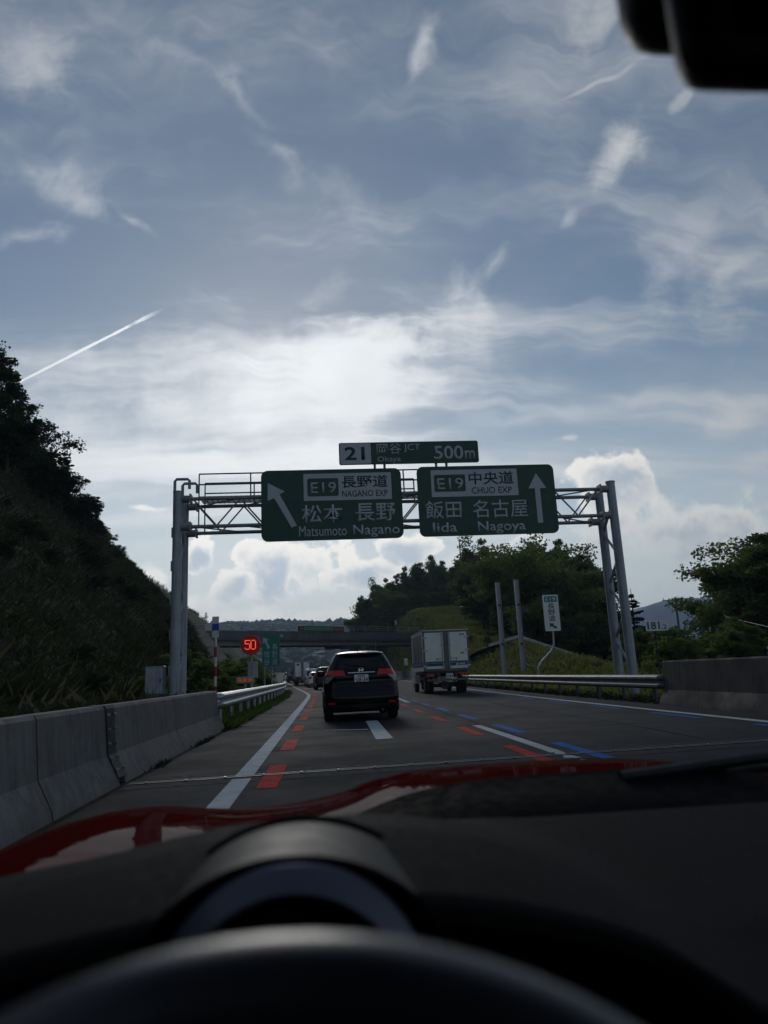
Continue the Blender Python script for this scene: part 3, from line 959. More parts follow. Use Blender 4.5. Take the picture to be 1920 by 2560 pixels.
forest_m = leaf_mat('far_forest', (0.020, 0.044, 0.036), (0.034, 0.062, 0.046), 0.05)  # blue tint of the distance haze put into the leaf colours
hx = np.arange(-700, 620, 18.0); hy = np.arange(400, 1800, 18.0)
HX, HY = np.meshgrid(hx, hy)
HZ = hill_z(HX, HY) * sstep(-700, -420, HX) * sstep(330, 170, HX) + 1.0
idx = np.arange(HX.size).reshape(HX.shape)
quads = np.stack([idx[:-1, :-1], idx[:-1, 1:], idx[1:, 1:], idx[1:, :-1]], -1).reshape(-1, 4)
h_o = raw_mesh('hills', np.stack([HX, HY, HZ], -1).reshape(-1, 3), quads, mat('hill_floor', (0.03, 0.045, 0.025), 0.95, var=0.3, scale=0.02), smooth=True)
tag(h_o, 'wooded hills closing the valley beyond the overpass', None, None, 'structure')
bm = bmesh.new(); bmesh.ops.create_icosphere(bm, subdivisions=2, radius=1.0)
IV = np.array([v.co[:] for v in bm.verts]); IF = np.array([[v.index for v in f.verts] for f in bm.faces]); bm.free()
CV, CF = [], []
n_cl = 5200
yy = 430 + 980 * RNG.random(n_cl) ** 1.15
xx = (-0.22 + 0.36 * RNG.random(n_cl)) * yy
zz = hill_z(xx, yy) * sstep(-700, -420, xx) * sstep(330, 170, xx) + 1.0
for k in range(n_cl):
    r = RNG.uniform(6.0, 10.5) * (1 + (yy[k] - 430) / 1500)
    sc = np.array([r, r, r * RNG.uniform(0.8, 1.35)])
    ph = RNG.uniform(0, 6.28, 3)
    dsp = 1 + 0.10 * np.sin(IV @ np.array([5.1, 2.3, 3.0]) + ph[0]) + 0.12 * np.sin(IV @ np.array([-3.2, 6.5, 4.1]) + ph[1])
    CV.append(IV * dsp[:, None] * sc + np.array([xx[k], yy[k], zz[k] + r * 0.1])); CF.append(IF + k * len(IV))
fo = raw_mesh('forest', np.concatenate(CV), np.concatenate(CF), forest_m, smooth=True)
tag(fo, 'far off woodland covering the hills beyond the overpass', 'forest', None, 'stuff')
# mountain far to the right
mx_ = np.arange(420, 1700, 26.0); my_ = np.arange(1550, 2300, 36.0)
MX, MY = np.meshgrid(mx_, my_)
MZ = sstep(1550, 1900, MY) * sstep(420, 640, MX) * (168 * np.exp(-((MX - 1010) / 330) ** 2) + 8 * lumps(MX * 0.012, MY * 0.012)) + 1
idx = np.arange(MX.size).reshape(MX.shape)
quads = np.stack([idx[:-1, :-1], idx[:-1, 1:], idx[1:, 1:], idx[1:, :-1]], -1).reshape(-1, 4)
mo = raw_mesh('mountain', np.stack([MX, MY, MZ], -1).reshape(-1, 3), quads, mat('mountain_haze_blue', (0.030, 0.060, 0.075), 0.95, var=0.3, scale=0.01), smooth=True)  # blue of the distant haze put into the slope colour
tag(mo, 'distant blue mountain beyond the trees on the right', None, None, 'structure')

# ------------------------------------------------------------------ sign gantry
GY0, GY1 = 21.0, 22.0                # front and back columns of each leg
GXL, GXR = -4.30, 9.05
ga = thing('sign_gantry', 'grey steel truss gantry spanning both lanes on paired round columns', 'gantry', (2.4, 21.5, 0), world_coords=True)
for x in (GXL, GXR):
    for y in (GY0, GY1):
        MB().cyl((x, y, -0.2), (x, y, 6.62), 0.145, 0.135, n=20).build('column', pole_grey, ga, smooth=True)
        MB().cyl((x, y, 6.60), (x, y, 6.64), 0.15, n=20).build('column_cap', pole_grey, ga)
    zz_ = [0.9, 1.75, 2.6, 3.45, 4.3, 5.15]
    for k, z in enumerate(zz_):
        a, b_ = ((GY0, GY1) if k % 2 == 0 else (GY1, GY0))
        MB().cyl((x, a, z), (x, b_, z + 0.85), 0.042, n=8).build('column_brace', pole_grey, ga, smooth=True)
CH = [(GY0, 6.40), (GY1, 6.40), (GY0, 5.55), (GY1, 5.55)]
for y, z in CH:
    MB().cyl((GXL + 0.1, y, z), (GXR - 0.1, y, z), 0.058, n=10).build('chord', truss_grey, ga, smooth=True)
    for x, s in ((GXL, 1), (GXR, -1)):
        MB().cyl((x + s * 0.12, y, z), (x + s * 0.34, y, z), 0.115, n=14).build('flange', truss_grey, ga)
        MB().box((x + s * 0.38, y, z), (0.05, 0.30, 0.26)).build('flange_plate', truss_grey, ga)
n_b = 9
span = (GXR - GXL - 0.9) / n_b
for k in range(n_b):
    x0 = GXL + 0.45 + span * k
    for y in (GY0, GY1):
        MB().cyl((x0, y, 6.38), (x0 + span / 2, y, 5.57), 0.026, n=6).build('web_brace', truss_grey, ga)
        MB().cyl((x0 + span / 2, y, 5.57), (x0 + span, y, 6.38), 0.026, n=6).build('web_brace', truss_grey, ga)
    MB().cyl((x0, GY0, 5.55), (x0 + span, GY1, 5.55), 0.022, n=6).build('plan_brace', truss_grey, ga)
    MB().cyl((x0, GY1, 6.40), (x0 + span, GY0, 6.40), 0.022, n=6).build('plan_brace', truss_grey, ga)
# walkway grating and handrails over the left part of the truss
grate = MB()
for k in range(46):
    x = GXL + 0.6 + k * 0.16
    grate.box((x, 21.5, 6.48), (0.02, 0.9, 0.03))
for k in range(7):
    grate.box((GXL + 4.3, 21.08 + 0.14 * k, 6.48), (7.4, 0.012, 0.03))
grate.build('walkway_grating', truss_grey, ga)
rail_m = mat('dark_rail', (0.10, 0.105, 0.11), 0.55, var=0.1)
for y, zt in ((GY0 - 0.03, 7.16), (GY1 + 0.03, 7.16)):
    for z in (zt, zt - 0.33):
        MB().cyl((GXL + 0.62, y, z), (2.95, y, z), 0.022, n=6).build('handrail', rail_m, ga)
    for x in (GXL + 0.62, -2.15, -0.6, 0.9, 2.5, 2.95):
        MB().cyl((x, y, 5.5 if x < -3 else 6.4), (x, y, zt), 0.022, n=6).build('rail_post', rail_m, ga)
# hooked conduit pipes on the left column head
for x, y, h in ((GXL - 0.10, 21.0, 0.42), (GXL + 0.13, 21.0, 0.28)):
    MB().tube([(x, y, 5.9), (x, y, 6.6 + h - 0.06), (x + 0.05, y, 6.6 + h), (x + 0.38, y, 6.6 + h), (x + 0.43, y, 6.6 + h - 0.05), (x + 0.43, y, 6.6 + h - 0.30)], 0.045, 8).build('conduit', pole_grey, ga, smooth=True)
for k in range(5):
    MB().box((GXL - 0.15, 21.05, 1.4 + k * 1.0), (0.06, 0.06, 0.30)).build('step_bracket', pole_grey, ga)
cabinet = thing('equipment_cabinet', 'weathered grey control cabinet on the left gantry column', 'cabinet', (-4.75, 20.9, 0.75), world_coords=True)
MB().rbox((-4.80, 20.9, 1.15), (0.52, 0.32, 0.78), 0.02).build('housing', mat('cabinet_paint', (0.22, 0.235, 0.25), 0.5, var=0.12, streak=True), cabinet)
MB().box((-4.80, 20.735, 1.15), (0.46, 0.012, 0.70)).build('door', pole_grey, cabinet)
MB().box((-4.63, 20.72, 1.15), (0.03, 0.02, 0.12)).build('handle', dark_metal, cabinet)
MB().box((-4.80, 20.9, 0.45), (0.30, 0.2, 0.62)).build('stand', pole_grey, cabinet)

# ------------------------------------------------------------------ overhead signs
SY = 20.72


def panel_sign(name, label, x0, x1, z0, z1, r, m_face):
    t = thing(name, label, 'sign', ((x0 + x1) / 2, SY, z0), world_coords=True)
    MB().prism(round_rect(x0, x1, z0, z1, r), SY, SY + 0.06).build('panel', m_face, t)
    for z in (z0 + 0.35, (z0 + z1) / 2, z1 - 0.35):
        if z1 - z0 > 1:
            MB().box(((x0 + x1) / 2, SY + 0.11, z), (x1 - x0 - 0.4, 0.09, 0.07)).build('back_rail', truss_grey, t)
    return t


def uv(t, x0, x1, z0, z1):
    def f(u0, u1, v0, v1):
        return x0 + (x1 - x0) * u0, x0 + (x1 - x0) * u1, z1 - (z1 - z0) * v1, z1 - (z1 - z0) * v0
    return f


S1 = (-1.82, 2.395, 4.985, 7.15)
s1 = panel_sign('direction_sign', 'green overhead sign with slanted arrow for Matsumoto and Nagano', *S1, 0.20, sign_green)
q = uv(s1, *S1)
MB().prism(round_rect(*q(.300, .928, .06, .447), 0.015), SY - 0.008, SY - 0.003).build('white_field', sign_white, s1)
MB().prism(round_rect(*q(.327, .548, .128, .385), 0.05), SY - 0.013, SY - 0.009).build('route_shield', sign_green, s1)
text_part('E19', *q(.350, .530, .185, .340), SY - 0.014, sign_white, s1, bold=0.004)
text_part('長野道', *q(.570, .902, .095, .275), SY - 0.009, dark_ink, s1, bold=0.012)
text_part('NAGANO EXP', *q(.572, .898, .312, .402), SY - 0.009, dark_ink, s1, bold=0.006)
text_part('松本', *q(.283, .575, .505, .760), SY - 0.003, sign_white, s1, bold=0.010)
text_part('長野', *q(.660, .948, .500, .757), SY - 0.003, sign_white, s1, bold=0.010)
text_part('Matsumoto', *q(.262, .596, .802, .945), SY - 0.003, sign_white, s1, bold=0.0)
text_part('Nagano', *q(.642, .972, .802, .985), SY - 0.003, sign_white, s1, bold=0.010)


def arrow(t, pts, S, yy):
    x0, x1, z0, z1 = S
    MB().prism([(x0 + (x1 - x0) * u, z1 - (z1 - z0) * v) for u, v in pts], yy - 0.005, yy).build('arrow', sign_white, t)


arrow(s1, [(.047, .178), (.166, .305), (.130, .345), (.248, .790), (.211, .815), (.092, .395), (.046, .430)], S1, SY - 0.003)
S2 = (2.885, 7.16, 4.995, 7.17)
s2 = panel_sign('direction_sign', 'green overhead sign with upright arrow for Iida and Nagoya', *S2, 0.18, sign_green)
q = uv(s2, *S2)
MB().prism(round_rect(*q(.100, .728, .055, .445), 0.015), SY - 0.008, SY - 0.003).build('white_field', sign_white, s2)
MB().prism(round_rect(*q(.121, .347, .125, .370), 0.05), SY - 0.013, SY - 0.009).build('route_shield', sign_green, s2)
text_part('E19', *q(.143, .330, .175, .335), SY - 0.014, sign_white, s2, bold=0.004)
text_part('中央道', *q(.373, .700, .090, .278), SY - 0.009, dark_ink, s2, bold=0.012)
text_part('CHUO EXP', *q(.388, .680, .315, .408), SY - 0.009, dark_ink, s2, bold=0.006)
text_part('飯田', *q(.045, .305, .500, .755), SY - 0.003, sign_white, s2, bold=0.008)
text_part('名古屋', *q(.388, .785, .500, .755), SY - 0.003, sign_white, s2, bold=0.0)
text_part('Iida', *q(.093, .265, .808, .948), SY - 0.003, sign_white, s2, bold=0.010)
text_part('Nagoya', *q(.415, .757, .808, .990), SY - 0.003, sign_white, s2, bold=0.010)
arrow(s2, [(.868, .130), (.935, .350), (.888, .352), (.888, .850), (.850, .852), (.850, .352), (.803, .352)], S2, SY - 0.003)
S3 = (0.535, 4.85, 7.29, 7.985)
s3 = panel_sign('distance_sign', 'long narrow green junction sign reading 21 and 500m above the gantry', *S3, 0.06, sign_green)
q = uv(s3, *S3)
MB().prism(round_rect(*q(.008, .226, .02, .98), 0.04), SY - 0.008, SY - 0.003).build('white_field', sign_white, s3)
text_part('21', *q(.040, .182, .20, .80), SY - 0.009, dark_ink, s3, bold=0.02)
text_part('岡谷', *q(.268, .444, .07, .55), SY - 0.003, sign_white, s3, bold=0.008)
text_part('JCT', *q(.462, .580, .10, .50), SY - 0.003, sign_white, s3, bold=0.006)
text_part('Okaya', *q(.271, .437, .66, .97), SY - 0.003, sign_white, s3, bold=0.0)
text_part('500', *q(.678, .888, .22, .86), SY - 0.003, sign_white, s3, bold=0.016)
text_part('m', *q(.900, .972, .46, .85), SY - 0.003, sign_white, s3, bold=0.012)
for x in (1.62, 1.92, 3.52, 3.84):
    MB().box((x, SY + 0.13, 7.1), (0.07, 0.07, 1.8)).build('mounting_post', truss_grey, s3)

# ------------------------------------------------------------------ small roadside signs
def base_z(x, y):
    return float(ground_z(x, y))


# LED speed limit sign, red ringed disc on post
X5, Y5 = -2.95, 28.5
s50 = thing('speed_sign', 'round LED speed limit sign showing glowing red 50', 'sign', (X5, Y5, base_z(X5, Y5)), world_coords=True)
ZC = 2.38
MB().cyl((X5, Y5 + 0.25, -0.1), (X5, Y5 + 0.25, 2.3), 0.06, n=12).build('post', pole_grey, s50, smooth=True)
MB().cyl((X5, Y5, ZC), (X5, Y5 + 0.16, ZC), 0.395, n=40).build('rim', mat('sign_rim_grey', (0.22, 0.17, 0.17), 0.5), s50)
MB().cyl((X5, Y5 - 0.006, ZC), (X5, Y5 + 0.05, ZC), 0.37, n=40).build('red_face', mat('led_disc_red', (0.085, 0.006, 0.008), 0.55, var=0.1, emit=(0.5, 0.02, 0.02), estr=0.09), s50)
led50 = mat('led_lamp_red', (0.5, 0.05, 0.02), 0.4, emit=(1.0, 0.10, 0.045), estr=1.5)
ROWS5 = ["#####", "#....", "#....", "####.", "....#", "....#", "....#", "#...#", ".###."]
ROWS0 = ["####.", "#...#", "#...#", "#...#", "#...#", "#...#", "#...#", "#...#", "####."]
ROWS0 = [".###.", "#...#", "#...#", "#...#", "#...#", "#...#", "#...#", "#...#", ".###."]
dots = {'five': MB(), 'zero': MB()}
for key, rows, ox in (('five', ROWS5, -0.205), ('zero', ROWS0, 0.02)):
    for j, row in enumerate(rows):
        for i, ch in enumerate(row):
            if ch == '#':
                dots[key].box((X5 + ox + i * 0.043, Y5 - 0.012, ZC + 0.17 - j * 0.042), (0.030, 0.010, 0.030))
    dots[key].build('led_numeral', led50, s50)
MB().rbox((X5 + 0.06, Y5 + 0.22, 1.42), (0.38, 0.22, 0.62), 0.02).build('control_box', pole_grey, s50)
# amber lamp board low on a post
XA, YA = -3.06, 27.6
am = thing('warning_lamp_board', 'low board with three amber warning lamps behind the guardrail', 'lamp', (XA, YA, base_z(XA, YA)), world_coords=True)
MB().rbox((XA, YA, 1.05), (0.66, 0.10, 0.24), 0.015).build('board', pole_grey, am)
for k in (-1, 0, 1):
    MB().cyl((XA + k * 0.19, YA - 0.06, 1.05), (XA + k * 0.19, YA - 0.05, 1.05), 0.075, n=16).build('lamp_lens', amber_lens, am)
MB().cyl((XA, YA + 0.02, -0.1), (XA, YA + 0.02, 0.9), 0.04, n=8).build('post', pole_grey, am)
# green vertical exit sign
YE, XE0, XE1, ZE0, ZE1 = 40.0, -3.52, -2.56, 1.73, 3.40
es = thing('exit_sign', 'teal green exit sign with white arrow and vertical characters', 'sign', ((XE0 + XE1) / 2, YE, base_z(-3.1, YE)), world_coords=True)
SYs, SY = SY, YE
MB().prism(round_rect(XE0, XE1, ZE0, ZE1, 0.04), YE, YE + 0.05).build('panel', sign_teal, es)
q = uv(es, XE0, XE1, ZE0, ZE1)
text_part('長\n野\n道', *q(.56, .88, .30, .97), YE - 0.003, sign_white, es, bold=0.006)
text_part('岡\n谷', *q(.10, .42, .54, .97), YE - 0.003, sign_white, es, bold=0.006)
arrow(es, [(.05, .07), (.38, .14), (.27, .19), (.46, .42), (.34, .45), (.17, .22), (.05, .27)], (XE0, XE1, ZE0, ZE1), YE - 0.003)
for x in (-3.4, -3.0):
    MB().cyl((x, YE + 0.1, 0.0), (x, YE + 0.1, 3.0), 0.05, n=8).build('post', pole_grey, es)
# red and white marker pole with blue and white cross plate
XP, YP = -2.65, 17.6
mp_ = thing('marker_pole', 'slim red and white striped snow pole with blue and white cross plate', 'pole', (XP, YP, base_z(XP, YP)), world_coords=True)
pole_red = mat('pole_red', (0.30, 0.018, 0.016), 0.5, var=0.1); pole_white = mat('pole_white', (0.6, 0.6, 0.6), 0.5, var=0.08)
zb = 0.1
bands = [(0.42, pole_red), (0.40, pole_white), (0.32, pole_red), (0.34, pole_white), (0.40, pole_red), (0.40, pole_white)]
for k, (h, m_) in enumerate([(0.42, pole_white)] + [(0.42, pole_red), (0.42, pole_white)] * 3):
    h = (0.53, 0.31, 0.23, 0.23, 0.22, 0.24, 0.22)[k]
    MB().cyl((XP, YP, zb), (XP, YP, zb + h - 0.002), 0.032, n=12).build('pole_band', m_, mp_, smooth=True)
    zb += h
zc = 2.33
blue_pl = mat('blue_plate', (0.012, 0.05, 0.42), 0.5, var=0.05)
MB().box((XP, YP - 0.04, zc), (0.155, 0.012, 0.155)).build('blue_plate', blue_pl, mp_)
for dx, dz in ((0, 0.17), (0, -0.17), (0.17, 0), (-0.17, 0)):
    MB().box((XP + dx, YP - 0.04, zc + dz), (0.16, 0.012, 0.16)).build('white_plate', pole_white, mp_)
MB().cyl((XP, YP, zb), (XP, YP, 2.4), 0.025, n=8).build('stem', pole_white, mp_)

# right side: route confirmation plate on a bent pipe
YR = 40.0
xr0, xr1, zr0, zr1 = 12.43, 13.33, 2.98, 5.04
rs = thing('route_sign', 'white vertical E19 route plate on a bent grey pipe', 'sign', (11.9, YR, base_z(11.9, YR)), world_coords=True)
MB().prism(round_rect(xr0, xr1, zr0, zr1, 0.06), YR, YR + 0.05).build('panel', plate_white, rs)
q = uv(rs, xr0, xr1, zr0, zr1)
MB().prism(round_rect(*q(.09, .91, .045, .205), 0.03), YR - 0.006, YR - 0.002).build('route_shield', sign_teal, rs)
text_part('E19', *q(.18, .82, .075, .175), YR - 0.007, plate_white, rs, bold=0.006)
text_part('長\n野\n道', *q(.27, .73, .24, .735), YR - 0.002, dark_ink, rs, bold=0.008)
MB().prism([(xr0 + (xr1 - xr0) * u, zr1 - (zr1 - zr0) * v) for u, v in [(.30, .785), (.62, .80), (.52, .835), (.80, .90), (.68, .945), (.42, .87), (.33, .91)]], YR - 0.006, YR - 0.002).build('arrow', dark_ink, rs)
MB().tube([(12.88, YR + 0.09, 4.8), (12.88, YR + 0.09, 2.9), (12.87, YR + 0.09, 2.25), (12.7, YR + 0.09, 1.9), (12.10, YR + 0.09, 1.35), (11.87, YR + 0.09, 1.05), (11.80, YR + 0.09, 0.7), (11.80, YR + 0.09, 0.1)], 0.055, 10).build('bent_post', galv, rs, smooth=True)
# kilometre plate
YK = 27.0
xk0, xk1, zk0, zk1 = 12.38, 13.28, 2.20, 2.61
ks = thing('distance_marker', 'small white distance plate reading 181.2 above the right barrier', 'sign', (12.4, YK, base_z(12.4, YK)), world_coords=True)
MB().prism(round_rect(xk0, xk1, zk0, zk1, 0.04), YK, YK + 0.03).build('plate', plate_white, ks)
q = uv(ks, xk0, xk1, zk0, zk1)
text_part('181', *q(.07, .62, .16, .86), YK - 0.002, dark_ink, ks, bold=0.012)
text_part('.2', *q(.68, .93, .44, .86), YK - 0.002, dark_ink, ks, bold=0.008)
MB().cyl((12.75, YK + 0.06, 0.0), (12.75, YK + 0.06, 2.5), 0.03, n=8).build('post', dark_metal, ks)
# two bare steel H posts
for x, y, lab in ((11.72, 47.5, 'first of two bare grey steel H posts, nearer the overpass'), (13.02, 47.5, 'second of two bare grey steel H posts, nearer the E19 plate')):
    hp = thing('steel_post', lab, 'post', (x, y, base_z(x, y)), world_coords=True, group='bare steel posts behind the guardrail')
    z0, z1 = base_z(x, y) - 0.2, 6.75 if x < 12 else 6.9
    MB().box((x - 0.13, y, (z0 + z1) / 2), (0.018, 0.26, z1 - z0)).build('flange', pole_grey, hp)
    MB().box((x + 0.13, y, (z0 + z1) / 2), (0.018, 0.26, z1 - z0)).build('flange', pole_grey, hp)
    MB().box((x, y, (z0 + z1) / 2), (0.24, 0.014, z1 - z0)).build('web', pole_grey, hp)
    for z in (2.6, 5.2):
        MB().box((x + 0.02, y - 0.10, z), (0.20, 0.08, 0.10)).build('clip', dark_metal, hp)


# utility poles
wood = mat('weathered_pole', (0.16, 0.155, 0.15), 0.8, var=0.2, streak=True)


def utility_pole(label, x, y, h, arm, r=0.14, lean=0.0):
    z = base_z(x, y)
    t = thing('utility_pole', label, 'utility pole', (x, y, z), world_coords=True, group='utility poles on the right')
    MB().cyl((x, y, z - 0.3), (x + lean, y, z + h), r, r * 0.65, n=10).build('shaft', wood, t, smooth=True)
    for k in range(arm):
        zz = z + h - 0.35 - 0.7 * k
        MB().box((x + lean - 0.45, y, zz), (2.1, 0.10, 0.10)).build('crossarm', wood, t)
        for dx in (-1.4, -0.75, 0.5):
            MB().cyl((x + lean + dx, y, zz + 0.05), (x + lean + dx, y, zz + 0.28), 0.05, n=8).build('insulator', plate_white, t)
        MB().cyl((x + lean - 1.1, y, zz - 0.05), (x + lean, y, zz - 0.65), 0.03, n=6).build('arm_brace', wood, t)
    return t


utility_pole('utility pole with one crossarm in the gap between the right trees', 39.6, 78.0, 7.4, 1, 0.16)
utility_pole('tall bare mast in front of the wood above the overpass', 23.9, 122.0, 13.5, 0, 0.17)
utility_pole('thin dark pole standing beside the tall mast', 25.8, 121.0, 6.0, 0, 0.09)
utility_pole('short pole with crossarm on the bank right of the mast', 29.5, 128.0, 8.0, 1, 0.12)
utility_pole('pole with crossarm rising behind the second bare steel post', 22.4, 86.0, 7.6, 1, 0.10)
cb = MB().tube([(39.5, 77.5, 8.1), (37.1, 70, 6.9), (30, 53, 4.8), (23.3, 40, 3.35), (18.0, 28, 2.2)], 0.02, 6).build('overhead_cable', dark_metal, None, smooth=True)
tag(cb, 'grey cable sagging down in front of the right trees', 'cable')

# ------------------------------------------------------------------ vehicles
class Shell:
    """car body stacked from horizontal slices (z, half width, rear y, front y, corner radius)"""
    def __init__(self, rows, bulge=0.05):
        a = np.array(rows, dtype=float)
        self.z, self.hw, self.yr, self.yf, self.rc = a.T
        self.bulge = bulge

    def at(self, z):
        return [float(np.interp(z, self.z, c)) for c in (self.hw, self.yr, self.yf, self.rc)]

    def outline(self, z):
        hw, yr, yf, rc = self.at(z)
        rc = min(rc, hw * 0.7, (yf - yr) * 0.45)
        P = []
        for t in np.linspace(-1, 1, 9)[:-1]:
            P.append((t * (hw - rc), yr))
        for t in np.linspace(-90, 0, 7)[:-1]:
            P.append((hw - rc + rc * math.cos(math.radians(t)), yr + rc + rc * math.sin(math.radians(t))))
        for t in np.linspace(0, 1, 11)[:-1]:
            P.append((hw, yr + rc + t * (yf - yr - 2 * rc)))
        for t in np.linspace(0, 90, 7)[:-1]:
            P.append((hw - rc + rc * math.cos(math.radians(t)), yf - rc + rc * math.sin(math.radians(t))))
        for t in np.linspace(1, -1, 9)[:-1]:
            P.append((t * (hw - rc), yf))
        for t in np.linspace(90, 180, 7)[:-1]:
            P.append((-hw + rc + rc * math.cos(math.radians(t)), yf - rc + rc * math.sin(math.radians(t))))
        for t in np.linspace(1, 0, 11)[:-1]:
            P.append((-hw, yr + rc + t * (yf - yr - 2 * rc)))
        for t in np.linspace(180, 270, 7)[:-1]:
            P.append((-hw + rc + rc * math.cos(math.radians(t)), yr + rc + rc * math.sin(math.radians(t))))
        out = []
        for x, y in P:
            e = max(0.0, 1 - (x / hw) ** 2)
            mid = (yr + yf) / 2
            out.append((x, y - self.bulge * e if y < mid else y + self.bulge * 1.5 * e))
        return out

    def rear_y(self, x, z):
        hw, yr, yf, rc = self.at(z)
        rc = min(rc, hw * 0.7)
        ax = min(abs(x), hw - 1e-4)
        y = yr
        if ax > hw - rc:
            y = yr + rc - math.sqrt(max(0, rc * rc - (ax - (hw - rc)) ** 2))
        return y - self.bulge * max(0.0, 1 - (ax / hw) ** 2)

    def body(self, name, m, parent, n=30):
        zs = np.linspace(self.z[0], self.z[-1], n)
        zs = np.unique(np.concatenate([zs, self.z]))
        M = MB()
        rings = [self.outline(z) for z in zs]
        k = len(rings[0])
        V = [(x, y, z) for ring, z in zip(rings, zs) for x, y in ring]
        F = [(a * k + i, a * k + (i + 1) % k, (a + 1) * k + (i + 1) % k, (a + 1) * k + i) for a in range(len(zs) - 1) for i in range(k)]
        F += [tuple(range(k - 1, -1, -1)), tuple(range((len(zs) - 1) * k, len(zs) * k))]
        return M.add(V, F).build(name, m, parent, smooth=60)

    def rear_patch(self, name, left, right, z0, z1, m, parent, out=0.006, nx_=10, nz=8, thick=0.0):
        """piece lying on the rear surface between x=left(t) and x=right(t), t = 0 at z0 and 1 at z1"""
        V, F = [], []
        for j in range(nz + 1):
            t = j / nz; z = z0 + (z1 - z0) * t
            for i in range(nx_ + 1):
                x = left(t) + (right(t) - left(t)) * i / nx_
                V.append((x, self.rear_y(x, z) - out, z))
        w = nx_ + 1
        F = [(j * w + i, j * w + i + 1, (j + 1) * w + i + 1, (j + 1) * w + i) for j in range(nz) for i in range(nx_)]
        n = len(V)
        V += [(x, y + out + 0.03, z) for x, y, z in V]
        rim = [i for i in range(w)] + [j * w + nx_ for j in range(1, nz + 1)] + [nz * w + i for i in range(nx_ - 1, -1, -1)] + [j * w for j in range(nz - 1, 0, -1)]
        F += [(rim[i], rim[(i + 1) % len(rim)], rim[(i + 1) % len(rim)] + n, rim[i] + n) for i in range(len(rim))]
        return MB().add(V, F).build(name, m, parent, smooth=50)

    def side_patch(self, name, s, z0, z1, ya, yb, m, parent, out=0.006):
        V = []
        nz, nyy = 6, 6
        for j in range(nz + 1):
            t = j / nz; z = z0 + (z1 - z0) * t; hw = self.at(z)[0]
            for i in range(nyy + 1):
                y = ya(t) + (yb(t) - ya(t)) * i / nyy
                V.append((s * (hw + out), y, z))
        w = nyy + 1
        return MB().add(V, [(j * w + i, j * w + i + 1, (j + 1) * w + i + 1, (j + 1) * w + i) for j in range(nz) for i in range(nyy)]).build(name, m, parent, smooth=True)


rim_m = mat('wheel_alloy', (0.32, 0.32, 0.33), 0.35, metal=0.7, var=0.1)


def wheel(parent, x, y, r, w):
    """tyre lathed round the axle, rim with spokes set into it"""
    s = 1 if x > 0 else -1
    wh = MB()
    prof = [(-w / 2, r * 0.66), (-w / 2, r * 0.93), (-w / 2 + 0.03, r), (w / 2 - 0.03, r), (w / 2, r * 0.93), (w / 2, r * 0.66)]
    n = 28
    V = [(x + a, y + b * math.cos(2 * math.pi * i / n), r + b * math.sin(2 * math.pi * i / n)) for i in range(n) for a, b in prof]
    k = len(prof)
    F = [(i * k + j, i * k + j + 1, ((i + 1) % n) * k + j + 1, ((i + 1) % n) * k + j) for i in range(n) for j in range(k - 1)]
    o = wh.add(V, F).build('tyre', rubber, parent, smooth=35)
    rm = MB().cyl((x - w * 0.3, y, r), (x + w * 0.3, y, r), r * 0.655, n=28)
    for q_ in range(5):
        a = 2 * math.pi * q_ / 5
        c = Vector((x + s * w * 0.36, y + r * 0.36 * math.cos(a), r + r * 0.36 * math.sin(a)))
        rm.box(c, (0.05, r * 0.55, r * 0.13), Matrix.Rotation(a, 3, 'X'))
    rm.cyl((x + s * w * 0.3, y, r), (x + s * w * 0.44, y, r), r * 0.14, n=12)
    rm.build('rim', rim_m, o, smooth=True)
    return o


SUV_ROWS = [(.22, .74, .16, 4.0, .15), (.30, .84, .05, 4.12, .2), (.42, .885, .0, 4.25, .24), (.55, .895, .0, 4.29, .26), (.75, .895, .05, 4.27, .30), (.90, .885, .09, 4.12, .30), (1.0, .87, .085, 3.75, .28), (1.08, .835, .10, 3.15, .26),
            (1.2, .775, .17, 2.85, .24), (1.35, .705, .29, 2.62, .22), (1.5, .635, .42, 2.32, .22), (1.565, .585, .46, 2.1, .24), (1.605, .50, .56, 1.95, .24), (1.625, .34, .75, 1.7, .2)]


